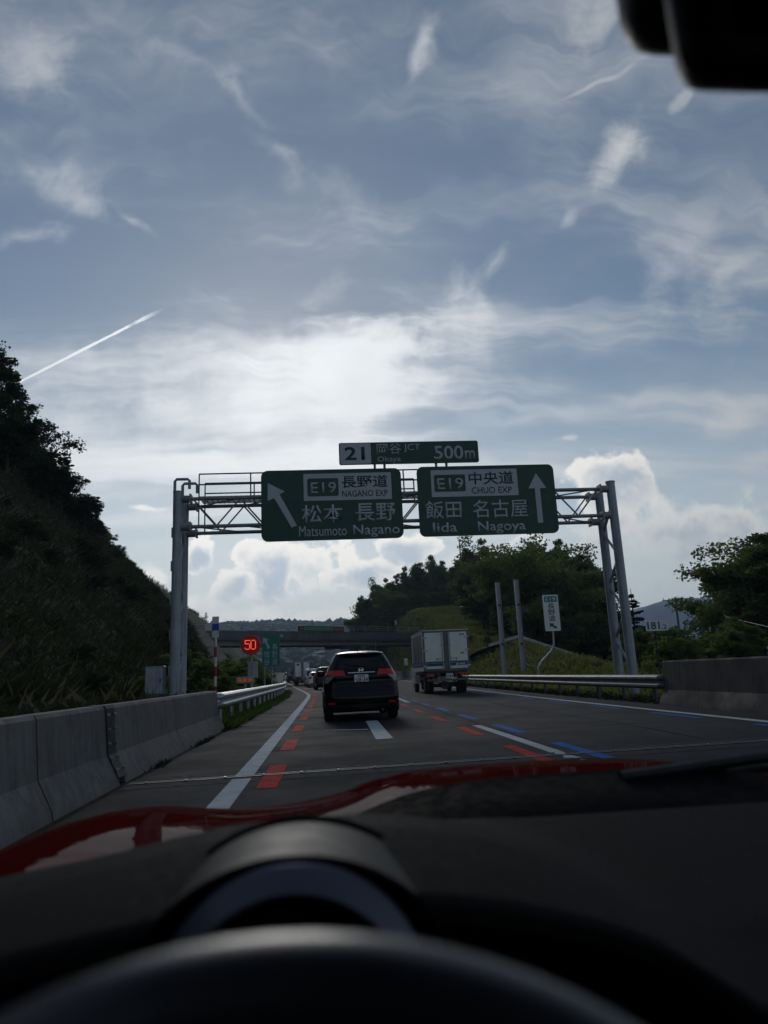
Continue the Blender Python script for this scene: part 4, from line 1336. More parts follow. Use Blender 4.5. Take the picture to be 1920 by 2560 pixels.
def make_suv(t, paint, detail=True, plate='28-34'):
    S = Shell(SUV_ROWS)
    S.body('body', paint, t)
    S.rear_patch('rear_window', lambda u: -(.655 - .115 * u), lambda u: .655 - .115 * u, 1.20, 1.535, car_glass, t, out=0.007)
    for s in (-1, 1):
        S.side_patch('side_window', s, 1.10, 1.50, lambda u: .75 + .25 * u, lambda u: 1.55 + .0 * u, car_glass, t)
        S.side_patch('side_window', s, 1.08, 1.50, lambda u: 1.63, lambda u: 2.75 - .55 * u, car_glass, t)
        lamp = S.rear_patch('tail_lamp', (lambda u: .37 + .05 * u), (lambda u: .865 - .085 * u), 1.045, 1.175, red_lens, t, out=0.022, nx_=12, nz=4) if s > 0 else \
            S.rear_patch('tail_lamp', (lambda u: -.865 + .085 * u), (lambda u: -.37 - .05 * u), 1.045, 1.175, red_lens, t, out=0.022, nx_=12, nz=4)
        if s > 0:
            S.rear_patch('reversing_lens', (lambda u: .79 - .16 * u), (lambda u: .872 - .02 * u), .885, 1.040, clear_lens, lamp, out=0.014, nx_=6, nz=5)
            S.rear_patch('reflector', lambda u: .60 + .03 * u, lambda u: .80, .395, .445, red_lens, t, out=0.02, nx_=6, nz=2)
        else:
            S.rear_patch('reversing_lens', (lambda u: -.872 + .02 * u), (lambda u: -.79 + .16 * u), .885, 1.040, clear_lens, lamp, out=0.014, nx_=6, nz=5)
            S.rear_patch('reflector', lambda u: -.80, lambda u: -.60 - .03 * u, .395, .445, red_lens, t, out=0.02, nx_=6, nz=2)
        MB().rbox((s * .93, 2.78, 1.12), (.20, .12, .15), .04, 3).build('door_mirror', paint, t, smooth=True)
        for y in (.80, 3.42):
            wheel(t, s * .775, y, .335, .225)
            arch = MB()
            P = [(y + .41 * math.cos(math.radians(a)), .335 + .41 * math.sin(math.radians(a))) for a in range(-20, 201, 20)]
            Q = [(y + .35 * math.cos(math.radians(a)), .335 + .35 * math.sin(math.radians(a))) for a in range(200, -21, -20)]
            arch.prism(P + Q, s * .86, s * .905, plane='yz')
            arch.build('wheel_arch', black_plastic, t)
    if not detail:
        return S
    S.rear_patch('lower_bumper', lambda u: -(.66 + .14 * u), lambda u: .66 + .14 * u, .25, .385, black_plastic, t, out=0.012, nz=4)
    S.rear_patch('roof_spoiler', lambda u: -(.60 - .03 * u), lambda u: .60 - .03 * u, 1.545, 1.585, paint, t, out=0.085, nz=3)
    S.rear_patch('brake_lamp', lambda u: -.16, lambda u: .16, 1.548, 1.562, red_lens, t, out=0.09, nz=2)
    S.rear_patch('chrome_strip', lambda u: -.31, lambda u: .33, 1.098, 1.118, chrome, t, out=0.022, nz=2)
    S.rear_patch('tailgate_crease', lambda u: -.74, lambda u: .74, .80, .812, black_plastic, t, out=0.003, nx_=16, nz=1)
    S.rear_patch('bumper_gap', lambda u: -.86, lambda u: .86, .625, .632, black_plastic, t, out=0.003, nx_=18, nz=1)
    yb = S.rear_y(0, .98) - .03
    np_ = MB().rbox((0, yb, .975), (.335, .014, .168), .012).build('number_plate', plate_white, t)
    text_part(plate, -.118, .155, .900, .992, yb - .008, black_ink, np_, name='numeral', bold=.008)
    for k in range(5):
        MB().box((-.07 + .036 * k, yb - .009, 1.025), (.026, .003, .028)).build('small_character', black_ink, np_)
    MB().box((-.135, yb - .009, .945), (.02, .003, .028)).build('small_character', black_ink, np_)
    # emblem: letter H in a rounded frame
    ye = S.rear_y(0, 1.165) - .028
    em = MB()
    for x in (-.030, .030):
        em.add([(x - .009 - (.006 if x < 0 else -.006) * 0, ye, 1.135), (x + .009, ye, 1.135), (x * 1.25 + .009, ye, 1.195), (x * 1.25 - .009, ye, 1.195),
                (x - .009, ye + .015, 1.135), (x + .009, ye + .015, 1.135), (x * 1.25 + .009, ye + .015, 1.195), (x * 1.25 - .009, ye + .015, 1.195)],
               [(0, 1, 2, 3), (7, 6, 5, 4), (0, 4, 5, 1), (1, 5, 6, 2), (2, 6, 7, 3), (3, 7, 4, 0)])
    em.box((0, ye + .008, 1.163), (.060, .014, .014))
    ring = [(x, ye + .008, z) for x, z in round_rect(-.062, .062, 1.118, 1.210, .022)]
    em.tube(ring + [ring[0]], .0055, 6)
    em.build('emblem', chrome, t)
    MB().tube([(-.03, .86, 1.62), (-.03, .80, 1.66), (-.03, .72, 1.685), (-.03, .70, 1.68), (-.03, .74, 1.62)], [.022, .018, .01, .008, .012], 8).build('roof_antenna', black_plastic, t, smooth=True)
    MB().tube([(.12, S.rear_y(.12, 1.24) - .02, 1.235), (-.1, S.rear_y(.1, 1.27) - .025, 1.275), (-.36, S.rear_y(.36, 1.30) - .02, 1.315)], .009, 6).build('rear_wiper', black_plastic, t)
    MB().box((0, S.rear_y(0, 1.06) - .02, 1.085), (.34, .03, .012)).build('plate_lamp_bar', black_plastic, t)
    MB().box((0, .9, .26), (1.3, 1.2, .12)).build('underbody', black_plastic, t)
    MB().cyl((.48, .02, .24), (.48, .4, .24), .035, n=12).build('exhaust_pipe', dark_metal, t)
    MB().box((0, 1.0, .28), (1.4, .08, .08)).build('rear_axle', dark_metal, t)
    # seats and headrests seen through the glass edges
    return S


navy = mat('dark_navy_paint', (0.003, 0.004, 0.007), 0.4, var=0.05, coat=0.5, spec=0.03)
navy.node_tree.nodes['Principled BSDF'].inputs['Coat IOR'].default_value = 1.48
suv = thing('car', 'dark navy compact SUV with red tail lamps directly ahead, plate 28-34', 'car', (0.80, 17.15, 0), 0.012)
make_suv(suv, navy)
black_car = mat('black_car_paint', (0.006, 0.006, 0.007), 0.3, var=0.05, coat=0.25, spec=0.15)
lean = 0.072


def lane_pos(y, o=1.95):
    return float(line_l(y)) + o, y, float(road_z(y))


c2 = thing('car', 'tall black car queuing in the left lane, half hidden by the navy SUV', 'car', lane_pos(58), lean)
S_ = Shell([(z * 1.10, hw * 0.985, yr * .7, yf * 1.02, rc * .8) for z, hw, yr, yf, rc in SUV_ROWS])
S_.body('body', black_car, c2)
S_.rear_patch('rear_window', lambda u: -(.64 - .09 * u), lambda u: .64 - .09 * u, 1.22, 1.64, car_glass, c2)
for s in (-1, 1):
    S_.rear_patch('tail_lamp', lambda u, s=s: .70 if s > 0 else -.85, lambda u, s=s: .85 if s > 0 else -.70, .95, 1.25, red_lens, c2, out=.02)
    S_.side_patch('side_window', s, 1.20, 1.64, lambda u: .8, lambda u: 2.9 - .6 * u, car_glass, c2)
    MB().rbox((s * .95, 2.7, 1.25), (.2, .12, .17), .04, 2).build('door_mirror', black_car, c2)
    for y in (.8, 3.4):
        wheel(c2, s * .76, y, .33, .22)
yb = S_.rear_y(0, .85)
MB().box((0, yb - .02, .85), (.33, .012, .165)).build('number_plate', plate_white, c2)

c3 = thing('car', 'white hatchback queuing between the black car and the white van', 'car', lane_pos(71.5), lean)
H_ROWS = [(z * .93, hw * .97, yr * 1.1, yf * .96, rc) for z, hw, yr, yf, rc in SUV_ROWS]
S_ = Shell(H_ROWS)
S_.body('body', white_gloss, c3)
S_.rear_patch('rear_window', lambda u: -(.62 - .10 * u), lambda u: .62 - .10 * u, 1.10, 1.43, car_glass, c3)
for s in (-1, 1):
    S_.rear_patch('tail_lamp', lambda u, s=s: .52 if s > 0 else -.80, lambda u, s=s: .80 if s > 0 else -.52, .86, 1.05, red_lens, c3, out=.02)
    S_.side_patch('side_window', s, 1.03, 1.40, lambda u: .8, lambda u: 2.6 - .5 * u, car_glass, c3)
    MB().rbox((s * .92, 2.6, 1.08), (.2, .12, .15), .04, 2).build('door_mirror', white_gloss, c3)
    for y in (.8, 3.25):
        wheel(c3, s * .74, y, .31, .21)
S_.rear_patch('lower_bumper', lambda u: -.65, lambda u: .65, .25, .42, black_plastic, c3, out=.012, nz=3)
MB().box((0, S_.rear_y(0, .75) - .02, .75), (.33, .012, .165)).build('number_plate', plate_white, c3)

V_ROWS = [(.25, .70, .05, 3.3, .08), (.5, .735, .0, 3.35, .12), (.95, .735, .02, 3.3, .12), (1.1, .73, .03, 3.15, .12), (1.7, .66, .12, 2.7, .12), (1.85, .62, .16, 2.5, .14), (1.90, .5, .25, 2.4, .15)]
c4 = thing('van', 'small white van with dark rear window queuing behind the white truck', 'van', lane_pos(81.5), lean)
S_ = Shell(V_ROWS, 0.02)
S_.body('body', white_gloss, c4)
S_.rear_patch('rear_window', lambda u: -(.58 - .05 * u), lambda u: .58 - .05 * u, 1.10, 1.66, car_glass, c4)
for s in (-1, 1):
    S_.rear_patch('tail_lamp', lambda u, s=s: .60 if s > 0 else -.71, lambda u, s=s: .71 if s > 0 else -.60, .70, 1.02, red_lens, c4, out=.02)
    S_.side_patch('side_window', s, 1.12, 1.62, lambda u: .5, lambda u: 2.7 - .3 * u, car_glass, c4)
    for y in (.6, 2.8):
        wheel(c4, s * .64, y, .28, .16)
S_.rear_patch('bumper', lambda u: -.72, lambda u: .72, .3, .5, black_plastic, c4, out=.03, nz=3)
MB().box((0, S_.rear_y(0, .6) - .045, .62), (.33, .012, .165)).build('number_plate', plate_white, c4)


# ---- box trucks
stripe_g = mat('stripe_green', (0.02, 0.17, 0.08), 0.5, var=0.1)
stripe_b = mat('stripe_blue', (0.015, 0.055, 0.21), 0.5, var=0.1)
frame_m = mat('truck_frame_grey', (0.13, 0.135, 0.14), 0.5, metal=0.2, var=0.15)
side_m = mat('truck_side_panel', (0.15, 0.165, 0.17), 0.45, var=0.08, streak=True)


def make_truck(t, W=2.24, L=4.4, zb=1.06, zt=2.96, livery=True, wall=None):
    wall = wall or box_white
    h = W / 2
    MB().box((0, L / 2 + .03, (zb + zt) / 2), (W - .02, L - .06, zt - zb - .02)).build('cargo_box', wall, t)
    fr = MB()
    for x in (-h + .045, h - .045):
        fr.box((x, .02, (zb + zt) / 2), (.09, .07, zt - zb))
    fr.box((0, .02, zt - .045), (W - .18, .07, .09)); fr.box((0, .02, zb + .045), (W - .18, .07, .09))
    fr.build('rear_frame', frame_m, t)
    MB().box((0, L / 2, zt + .012), (W + .03, L, .03)).build('roof_sheet', white_gloss, t)
    dw = h - .09 - .13
    for s in (-1, 1):
        cx = s * (.13 + dw / 2)
        d = MB().rbox((cx, -.005, (zb + zt) / 2), (dw, .05, zt - zb - .20), .012).build('rear_door', wall, t)
        if livery:
            MB().box((cx, -.034, zb + .40), (dw - .02, .006, .085)).build('green_stripe', stripe_g, d)
            MB().box((cx, -.034, zb + .285), (dw - .02, .006, .13)).build('blue_stripe', stripe_b, d)
        for z in (zt - .33, zt - .95, zb + .22):
            MB().box((s * (h - .10), -.045, z), (.22, .03, .07)).build('hinge', galv, d)
        for z in (zt - .20,):
            if s > 0:
                MB().box((cx + .22, -.034, zt - .22), (.26, .006, .07)).build('notice', mat('faded_notice', (0.25, 0.22, 0.08), 0.6), d)
        bar = MB().cyl((s * .19, -.05, zb + .06), (s * .19, -.05, zt - .06), .020, n=8).build('lock_bar', galv, t)
        for z in (zb + .1, zb + .6, zt - .7, zt - .14):
            MB().box((s * .19, -.05, z), (.07, .05, .09)).build('bar_keeper', galv, bar)
        MB().box((s * .33, -.065, zb + .58), (.30, .02, .035)).build('lever', galv, t)
        MB().box((s * .47, -.065, zb + .54), (.03, .03, .11)).build('lever_grip', dark_metal, t)
        # chassis lights
        lb = MB().rbox((s * .84, .06, .86), (.42, .08, .15), .02).build('tail_lamp', red_lens, t)
        MB().box((s * .97, .015, .86), (.12, .012, .11)).build('indicator', amber_lens if False else mat('dull_amber', (0.16, 0.05, 0.01), 0.4), lb)
        MB().box((s * .42, .05, .70), (.05, .06, .34)).build('bumper_stay', galv, t)
        MB().box((s * .86, 1.62, .42), (.42, .02, .46)).build('mud_flap', rubber, t)
        for y in (1.0,):
            wheel(t, s * (h - .20), y, .37, .2); wheel(t, s * (h - .43), y, .37, .2)
        wheel(t, s * (h - .24), L + .55, .37, .21)
        MB().box((s * (h - .06), L * .62, .72), (.06, 1.6, .35)).build('side_guard', frame_m, t)
        MB().tube([(s * (h - .25), L + 1.0, 1.75), (s * (h + .12), L + 1.15, 1.85), (s * (h + .22), L + 1.15, 1.7)], .018, 6).build('mirror_arm', black_plastic, t)
        MB().rbox((s * (h + .22), L + 1.12, 1.62), (.20, .08, .38), .03).build('mirror', white_gloss if livery else black_plastic, t)
    MB().box((0, -.01, (zb + zt) / 2), (.24, .03, zt - zb - .2)).build('centre_seam', frame_m, t)
    MB().box((0, .04, .64), (W - .25, .10, .09)).build('underrun_bar', mat('grubby_steel', (0.14, 0.14, 0.14), 0.6, metal=0.2, var=0.2), t)
    MB().box((.10, .0, .83), (.36, .012, .19)).build('number_plate', plate_white, t)
    for k in range(4):
        MB().box((-.02 + .08 * k, -.009, .81), (.05, .004, .09)).build('plate_mark', mat('plate_green_print', (0.02, 0.12, 0.06), 0.5), t)
    for x in (-.42, .42):
        MB().box((x, L / 2 + .4, .88), (.12, L + .9, .22)).build('chassis_rail', dark_metal, t)
    MB().box((0, L * .5, 1.0), (W - .3, L - .2, .10)).build('cross_members', dark_metal, t)
    MB().cyl((-.9, 1.0, .37), (.9, 1.0, .37), .09, n=12).build('axle', dark_metal, t)
    MB().cyl((0, .75, .37), (0, 1.25, .37), .19, n=14).build('differential', dark_metal, t)
    for s in (-1, 1):
        for y0, y1 in ((.45, L * .36), (L * .40, L * .66), (L * .70, L - .35)):
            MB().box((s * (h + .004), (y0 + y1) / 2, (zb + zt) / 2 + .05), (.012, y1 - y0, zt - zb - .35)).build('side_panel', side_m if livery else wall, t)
        if livery:
            MB().box((s * (h + .012), L / 2, zb + .34), (.006, L - .5, .22)).build('side_stripe', stripe_b, t)
    cab = Shell([(.45, h - .12, L + .12, L + 1.75, .08), (.9, h - .10, L + .10, L + 1.80, .1), (1.3, h - .10, L + .10, L + 1.78, .1), (2.0, h - .20, L + .12, L + 1.45, .12), (2.15, h - .3, L + .2, L + 1.3, .15)], 0.02)
    cab.body('cab', white_gloss, t, 14)
    for s in (-1, 1):
        cab.side_patch('cab_window', s, 1.32, 1.95, lambda u: L + .45, lambda u: L + 1.62 - .25 * u, car_glass, t)


trk = thing('truck', 'white box truck with green and blue stripes in the right lane', 'truck', (5.72, 34.4, 0), 0.004)
make_truck(trk)
# emblem and lettering on the right door
MB().prism([(.42, 1.345), (.50, 1.405), (.58, 1.345), (.50, 1.285)], -.046, -.040).build('door_emblem', plate_white, trk)
for k in range(3):
    MB().box((.66 + .085 * k, -.043, 1.345), (.06, .006, .07)).build('door_character', plate_white, trk)
MB().box((.78, -.036, 1.86), (.17, .006, .075)).build('yellow_sticker', mat('sticker_yellow', (0.35, 0.24, 0.02), 0.5), trk)

wt = thing('truck', 'tall white box truck queuing ahead of the white van', 'truck', lane_pos(93, 1.35), lean)
make_truck(wt, 2.0, 5.0, 0.95, 2.92, False, white_gloss)
MB().box((-.55, -.05, 2.55), (.30, .01, .26)).build('blue_emblem', stripe_b, wt)
t3 = thing('truck', 'pale grey truck further along the queue, left of the white truck', 'truck', lane_pos(122, 0.9), lean)
make_truck(t3, 2.0, 4.0, 1.0, 2.6, False, mat('pale_grey_box', (0.45, 0.46, 0.46), 0.5))
c7 = thing('car', 'farthest white car at the head of the visible queue', 'car', lane_pos(150, 0.5), lean)
S_ = Shell(SUV_ROWS); S_.body('body', white_gloss, c7)
S_.rear_patch('rear_window', lambda u: -.6, lambda u: .6, 1.2, 1.52, car_glass, c7)
for s in (-1, 1):
    S_.rear_patch('tail_lamp', lambda u, s=s: .6 if s > 0 else -.8, lambda u, s=s: .8 if s > 0 else -.6, 1.0, 1.2, red_lens, c7, out=.02)
    for y in (.8, 3.4):
        wheel(c7, s * .76, y, .33, .22)

# ------------------------------------------------------------------ our own car, seen from the driver's seat
own = thing('car', 'red car we sit in, with bonnet, dashboard, steering wheel and mirror seen from inside', 'car', (0.35, 0.6, 0.0), world_coords=True)
CXO = 0.35


def mat_red():
    m = bpy.data.materials.new('red_car_paint'); m.use_nodes = True
    T = m.node_tree; N = Nodes(T); b = T.nodes['Principled BSDF']
    lw = N.node('ShaderNodeLayerWeight'); lw.inputs[0].default_value = 0.35
    tc = T.nodes.new('ShaderNodeTexCoord').outputs['Object']
    c = N.mix(lw.outputs['Facing'], (0.080, 0.005, 0.0045), (0.07, 0.0045, 0.004))
    c = N.mix(N.math('MULTIPLY', N.smooth(N.noise(tc, 900, 2), 0.55, 0.7), 0.35), c, (0.11, 0.008, 0.006))
    T.links.new(c, b.inputs['Base Color']); b.inputs['Metallic'].default_value = 0.0; b.inputs['Roughness'].default_value = 0.6
    b.inputs['Coat Weight'].default_value = 0.25; b.inputs['Coat Roughness'].default_value = 0.03; b.inputs['Coat IOR'].default_value = 1.22; b.inputs['Specular IOR Level'].default_value = 0.0
    return m


red_car = mat_red()


def hood_z(x, y):
    u = abs(x - CXO)
    zc = np.interp(u, [0, .10, .20, .27, .33, .42, .52, .60, .68, .745, .80, .845, .87], [.912, .911, .907, .896, .874, .858, .851, .856, .866, .868, .856, .82, .76])
    y0 = np.interp(u, [0, .45, .87], [.98, .95, .92])
    k = np.interp(u, [0, .3, .5, .72, .87], [.150, .145, .125, .120, .13])
    d = max(0.0, y - y0)
    return float(zc - k * d * d - max(0, y0 - y) * .02 - 0.10 * max(0.0, d - 1.05) ** 2)


nxh, nyh = 90, 60
xs_ = CXO + np.linspace(-.87, .87, nxh); ys_ = np.linspace(0.0, 1.0, nyh)


def smoothed(x, y):
    return sum(hood_z(x + dx, y) * w for dx, w in ((-.03, .15), (-.015, .22), (0, .26), (.015, .22), (.03, .15)))


V, F = [], []
for j in range(nyh):
    for i in range(nxh):
        u = (xs_[i] - CXO) / .87
        yb_ = 1.03 - (0.25 if u < 0 else 0.10) * u * u; yf_ = 2.35 - 0.35 * u * u
        y = yb_ + (yf_ - yb_) * ys_[j]
        V.append((xs_[i], y, smoothed(xs_[i], y)))
F = [(j * nxh + i, j * nxh + i + 1, (j + 1) * nxh + i + 1, (j + 1) * nxh + i) for j in range(nyh - 1) for i in range(nxh - 1)]
n = len(V)
V += [(V[i][0] + (0.0 if 0 < i % nxh < nxh - 1 else (-.03 if i % nxh == 0 else .03)), V[i][1], V[i][2] - .45) for i in [j * nxh for j in range(nyh)]]
F += [(j * nxh, (j + 1) * nxh, n + j + 1, n + j) for j in range(nyh - 1)]
n = len(V)
V += [(V[j * nxh + nxh - 1][0] + .03, V[j * nxh + nxh - 1][1], V[j * nxh + nxh - 1][2] - .45) for j in range(nyh)]
F += [(j * nxh + nxh - 1, (j + 1) * nxh + nxh - 1, n + j + 1, n + j) for j in range(nyh - 1)]
n = len(V)
V += [(V[(nyh - 1) * nxh + i][0], V[(nyh - 1) * nxh + i][1] + .12, V[(nyh - 1) * nxh + i][2] - .4) for i in range(nxh)]
F += [((nyh - 1) * nxh + i, (nyh - 1) * nxh + i + 1, n + i + 1, n + i) for i in range(nxh - 1)]
hood = MB().add(V, F).build('bonnet', red_car, own, smooth=True)
soft_plastic = mat('soft_dash_plastic', (0.021, 0.022, 0.023), 0.8, var=0.04, scale=60, spec=0.02)
dark_trim = mat('dark_dash_trim', (0.006, 0.006, 0.007), 0.8, var=0.2, scale=20, spec=0.05)
silver_ring = mat('satin_bezel', (0.13, 0.14, 0.185), 0.45, metal=0.3, var=0.03)

# cowl and wiper between bonnet and glass
V, F = [], []
n = 40
for i in range(n + 1):
    u = -1 + 2 * i / n; x = CXO + .84 * u
    yb_ = 1.02 - (0.25 if u < 0 else 0.10) * u * u
    zc = smoothed(x, yb_)
    V += [(x, yb_ + .015, zc + .001), (x, yb_ - .03, zc - .012), (x, yb_ - .11, zc - .028), (x, yb_ - .16, zc - .06)]
F = [(i * 4 + k, i * 4 + k + 1, (i + 1) * 4 + k + 1, (i + 1) * 4 + k) for i in range(n) for k in range(3)]
MB().add(V, F).build('cowl', dark_trim, own, smooth=True)
for pts in ([(.40, 1.01, .905), (.62, 1.03, .918), (.9, 1.01, .915), (1.12, .96, .895)],):
    w = MB().tube(pts, .009, 8).build('wiper', black_plastic, own, smooth=True)
    MB().tube([(a, b + .012, c - .018) for a, b, c in pts], .006, 6).build('wiper_blade', rubber, w)


# dashboard upper surface
def dash_z(x, y):
    # brow over the instruments in front of the driver, flat shelf in the middle and on the passenger side
    crest = np.interp(x, [-.52, -.40, -.25, -.18, -.116, -.06, .04, .08, .12, .176, .214, .245, .28, .33], [.872, .884, .908, .924, .936, .943, .943, .938, .929, .911, .897, .880, .868, .864])
    base = .862 + .027 * np.interp(y, [.36, .55, .86], [-.9, .3, 1.0]) - .012 * max(0, x - .7)
    w_ = np.interp(y, [.30, .46, .49, .60, .68, .78, .86], [.75, .80, .84, 1.0, .93, .45, .12])
    w_ = w_ * np.interp(x, [.20, .30], [1.0, 0.3]) if x > .2 else w_
    roll = .03 * max(0.0, (.44 - y) / .08) ** 2 if x > .2 else 0.0
    return base + max(0.0, crest - base) * w_ - roll


def dash_front(x):
    return float(np.interp(x, [-.6, .16, .20, .235, .27, .32], [.475, .475, .465, .43, .385, .36]))


V, F = [], []
NX, NY = 150, 40
for j in range(NY + 1):
    for i in range(NX + 1):
        x = -.52 + 1.75 * i / NX
        u = (x - CXO) / .87
        yb_ = min(1.02 - (0.25 if u < 0 else 0.10) * u * u - .14, .87)
        yf_ = dash_front(x)
        y = yf_ + (yb_ - yf_) * j / NY
        V.append((x, y, sum(dash_z(x + d_, y) for d_ in (-.014, 0, .014)) / 3))
w = NX + 1
F = [(j * w + i, j * w + i + 1, (j + 1) * w + i + 1, (j + 1) * w + i) for j in range(NY) for i in range(NX)]
n = len(V)
for i in range(w):      # edge rolled under towards the driver
    x, y, z = V[i]
    V += [(x, y - .006, z - .004), (x, y - .007, z - .012), (x, y - .002, z - .018)]
for i in range(NX):
    a = n + i * 3; b_ = n + (i + 1) * 3
    F += [(i, i + 1, b_, a)] + [(a + k, b_ + k, b_ + k + 1, a + k + 1) for k in range(2)]
dash = MB().add(V, F).build('dashboard', soft_plastic, own, smooth=True)
V, F = [], []
for i in range(w):      # fascia under the brow; its shadow is put into the dark trim colour
    x, y, z = -.52 + 1.75 * i / NX, 0, 0
    y = dash_front(x); z = dash_z(x, y)
    V += [(x, y + .004, z - .017), (x, y + .06, z - .03), (x, y + .075, z - .10), (x, y + .02, z - .45)]
F = [(i * 4 + k, (i + 1) * 4 + k, (i + 1) * 4 + k + 1, i * 4 + k + 1) for i in range(NX) for k in range(3)]
MB().add(V, F).build('fascia', dark_trim, own, smooth=True)
# raised passenger shelf line and defroster slot
MB().tube([(.30, .78, .868), (.55, .80, .868), (.85, .78, .862), (1.15, .72, .852)], [.004, .012, .012, .006], 8).build('defroster_slot', dark_trim, dash, smooth=True)
MB().tube([(.22, .66, .868), (.5, .70, .868), (.8, .70, .862), (1.15, .66, .85)], [.003, .006, .006, .004], 8).build('dash_seam', dark_trim, dash, smooth=True)
# instrument pod: hooded tube with satin bezel and dark dial
PX, PY, PZ = -.024, .47, .873


def arc_band(r0, y0, r1, y1, a0=0, a1=180, n=48, ex=1.0):
    V = []
    for k in range(n + 1):
        t = math.radians(a0 + (a1 - a0) * k / n)
        V += [(PX + ex * r0 * math.cos(t), y0, PZ + r0 * math.sin(t)), (PX + ex * r1 * math.cos(t), y1, PZ + r1 * math.sin(t))]
    return V, [(2 * k, 2 * k + 1, 2 * k + 3, 2 * k + 2) for k in range(n)]


pod = MB()
for (r0, y0, r1, y1) in ((.0789, .462, .0820, .464), (.0820, .464, .0824, .52), (.0824, .52, .0822, .578)):
    pod.add(*arc_band(r0, y0, r1, y1, -15, 195, ex=1.22))
pod_o = pod.build('gauge_pod', mat('pod_grey', (0.030, 0.032, 0.031), 0.6, var=0.03, spec=0.12), own, smooth=True)
for r, y, tr_ in ((.0815, .460, .0026), (.0824, .576, .0034)):
    P = [(PX + 1.22 * r * math.cos(math.radians(a)), y, PZ + r * math.sin(math.radians(a))) for a in range(-10, 191, 5)]
    MB().tube(P, tr_, 8).build('pod_shade_line', dark_trim, pod_o, smooth=True)  # dark edge arcs; the outer one draws a shadow line as an added tube
bz = MB()
bz.add(*arc_band(.0813, .457, .0803, .452, -20, 200)); bz.add(*arc_band(.0803, .452, .0695, .437, -20, 200)); bz.add(*arc_band(.0695, .437, .0676, .438, -20, 200)); bz.add(*arc_band(.0676, .438, .067, .50, -20, 200))
bz.build('bezel', silver_ring, pod_o, smooth=True)
MB().cyl((PX, .500, PZ), (PX, .515, PZ), .066, n=48).build('dial', mat('dial_black', (0.006, 0.006, 0.007), 0.4, var=0.1), pod_o)
dial_ink = mat('dial_print', (0.6, 0.6, 0.62), 0.5)
for tx, x0, z0 in (('6', -.013, .0425), ('7', .008, .0475), ('5', -.034, .031)):
    text_part(tx, PX + x0 - .005, PX + x0 + .004, PZ + z0 - .006, PZ + z0 + .006, .499, dial_ink, pod_o, name='dial_numeral', bold=.01, depth=.0005)
for a in range(20, 161, 10):
    t = math.radians(a)
    MB().box((PX + .058 * math.cos(t), .499, PZ + .058 * math.sin(t)), (.0012, .001, .006), Matrix.Rotation(math.pi / 2 - t, 3, 'Y')).build('dial_tick', mat('tick_red', (0.20, 0.02, 0.02), 0.5) if a < 60 else dial_ink, pod_o)
for dx in (-.115, .115):
    MB().cyl((PX + dx, .53, PZ - .03), (PX + dx, .545, PZ - .03), .055, n=32).build('side_dial', mat('dial_black', (0.006, 0.006, 0.007), 0.4), pod_o)

# steering wheel
sw_c = Vector((-.018, .156, .8125)); tilt = math.radians(22)
ex, ey = Vector((1, 0, 0)), Vector((0, math.sin(tilt), math.cos(tilt)))
leather = mat('black_leather', (0.024, 0.025, 0.032), 0.36, var=0.08, scale=10, bump=0.04, bscale=420, spec=0.6)
P = [sw_c + (ex * math.cos(2 * math.pi * k / 96) + ey * math.sin(2 * math.pi * k / 96)) * .174 for k in range(97)]
rim_o = MB().tube(P, .0165, 18, caps=False).build('steering_wheel', leather, own, smooth=True)
inner = mat('wheel_thread', (0.10, 0.10, 0.095), 0.5, var=0.3, scale=80)
Pn = [sw_c + (ex * math.cos(2 * math.pi * k / 96) + ey * math.sin(2 * math.pi * k / 96)) * .1615 + Vector((0, -.011, .004)) for k in range(97)]
MB().tube(Pn, .0016, 6, caps=False).build('stitching', inner, rim_o, smooth=True)
for a in (0, 180, 250, 290):
    t = math.radians(a); e = ex * math.cos(t) + ey * math.sin(t)
    MB().tube([sw_c + e * .16, sw_c + e * .10 + Vector((0, .015, 0)), sw_c + e * .05 + Vector((0, .02, 0))], [.012, .015, .02], 10).build('spoke', leather, rim_o, smooth=True)
nw = Vector((0, -math.cos(tilt), math.sin(tilt)))
MB().cyl(sw_c - nw * .005, sw_c - nw * .04, .062, .072, n=28).build('hub_pad', leather, rim_o, smooth=True)
MB().cyl(sw_c - nw * .04, sw_c - nw * .26, .045, .05, n=20).build('steering_column', dark_trim, own, smooth=True)

# rear view mirror with sensor housing behind it
mir = MB().rbox((.330, .300, 1.402), (.270, .035, .090), .024, 5).build('rear_view_mirror', black_plastic, own, smooth=True)
MB().rbox((.300, .335, 1.475), (.22, .06, .10), .025, 4).build('mirror_housing', black_plastic, mir, smooth=True)
MB().box((.330, .2822, 1.402), (.225, .002, .068)).build('mirror_glass', mat('mirror_glass', (0.12, 0.12, 0.12), 0.05, metal=1.0), mir)
MB().cyl((.33, .34, 1.45), (.33, .38, 1.55), .016, n=10).build('mirror_stalk', black_plastic, mir)

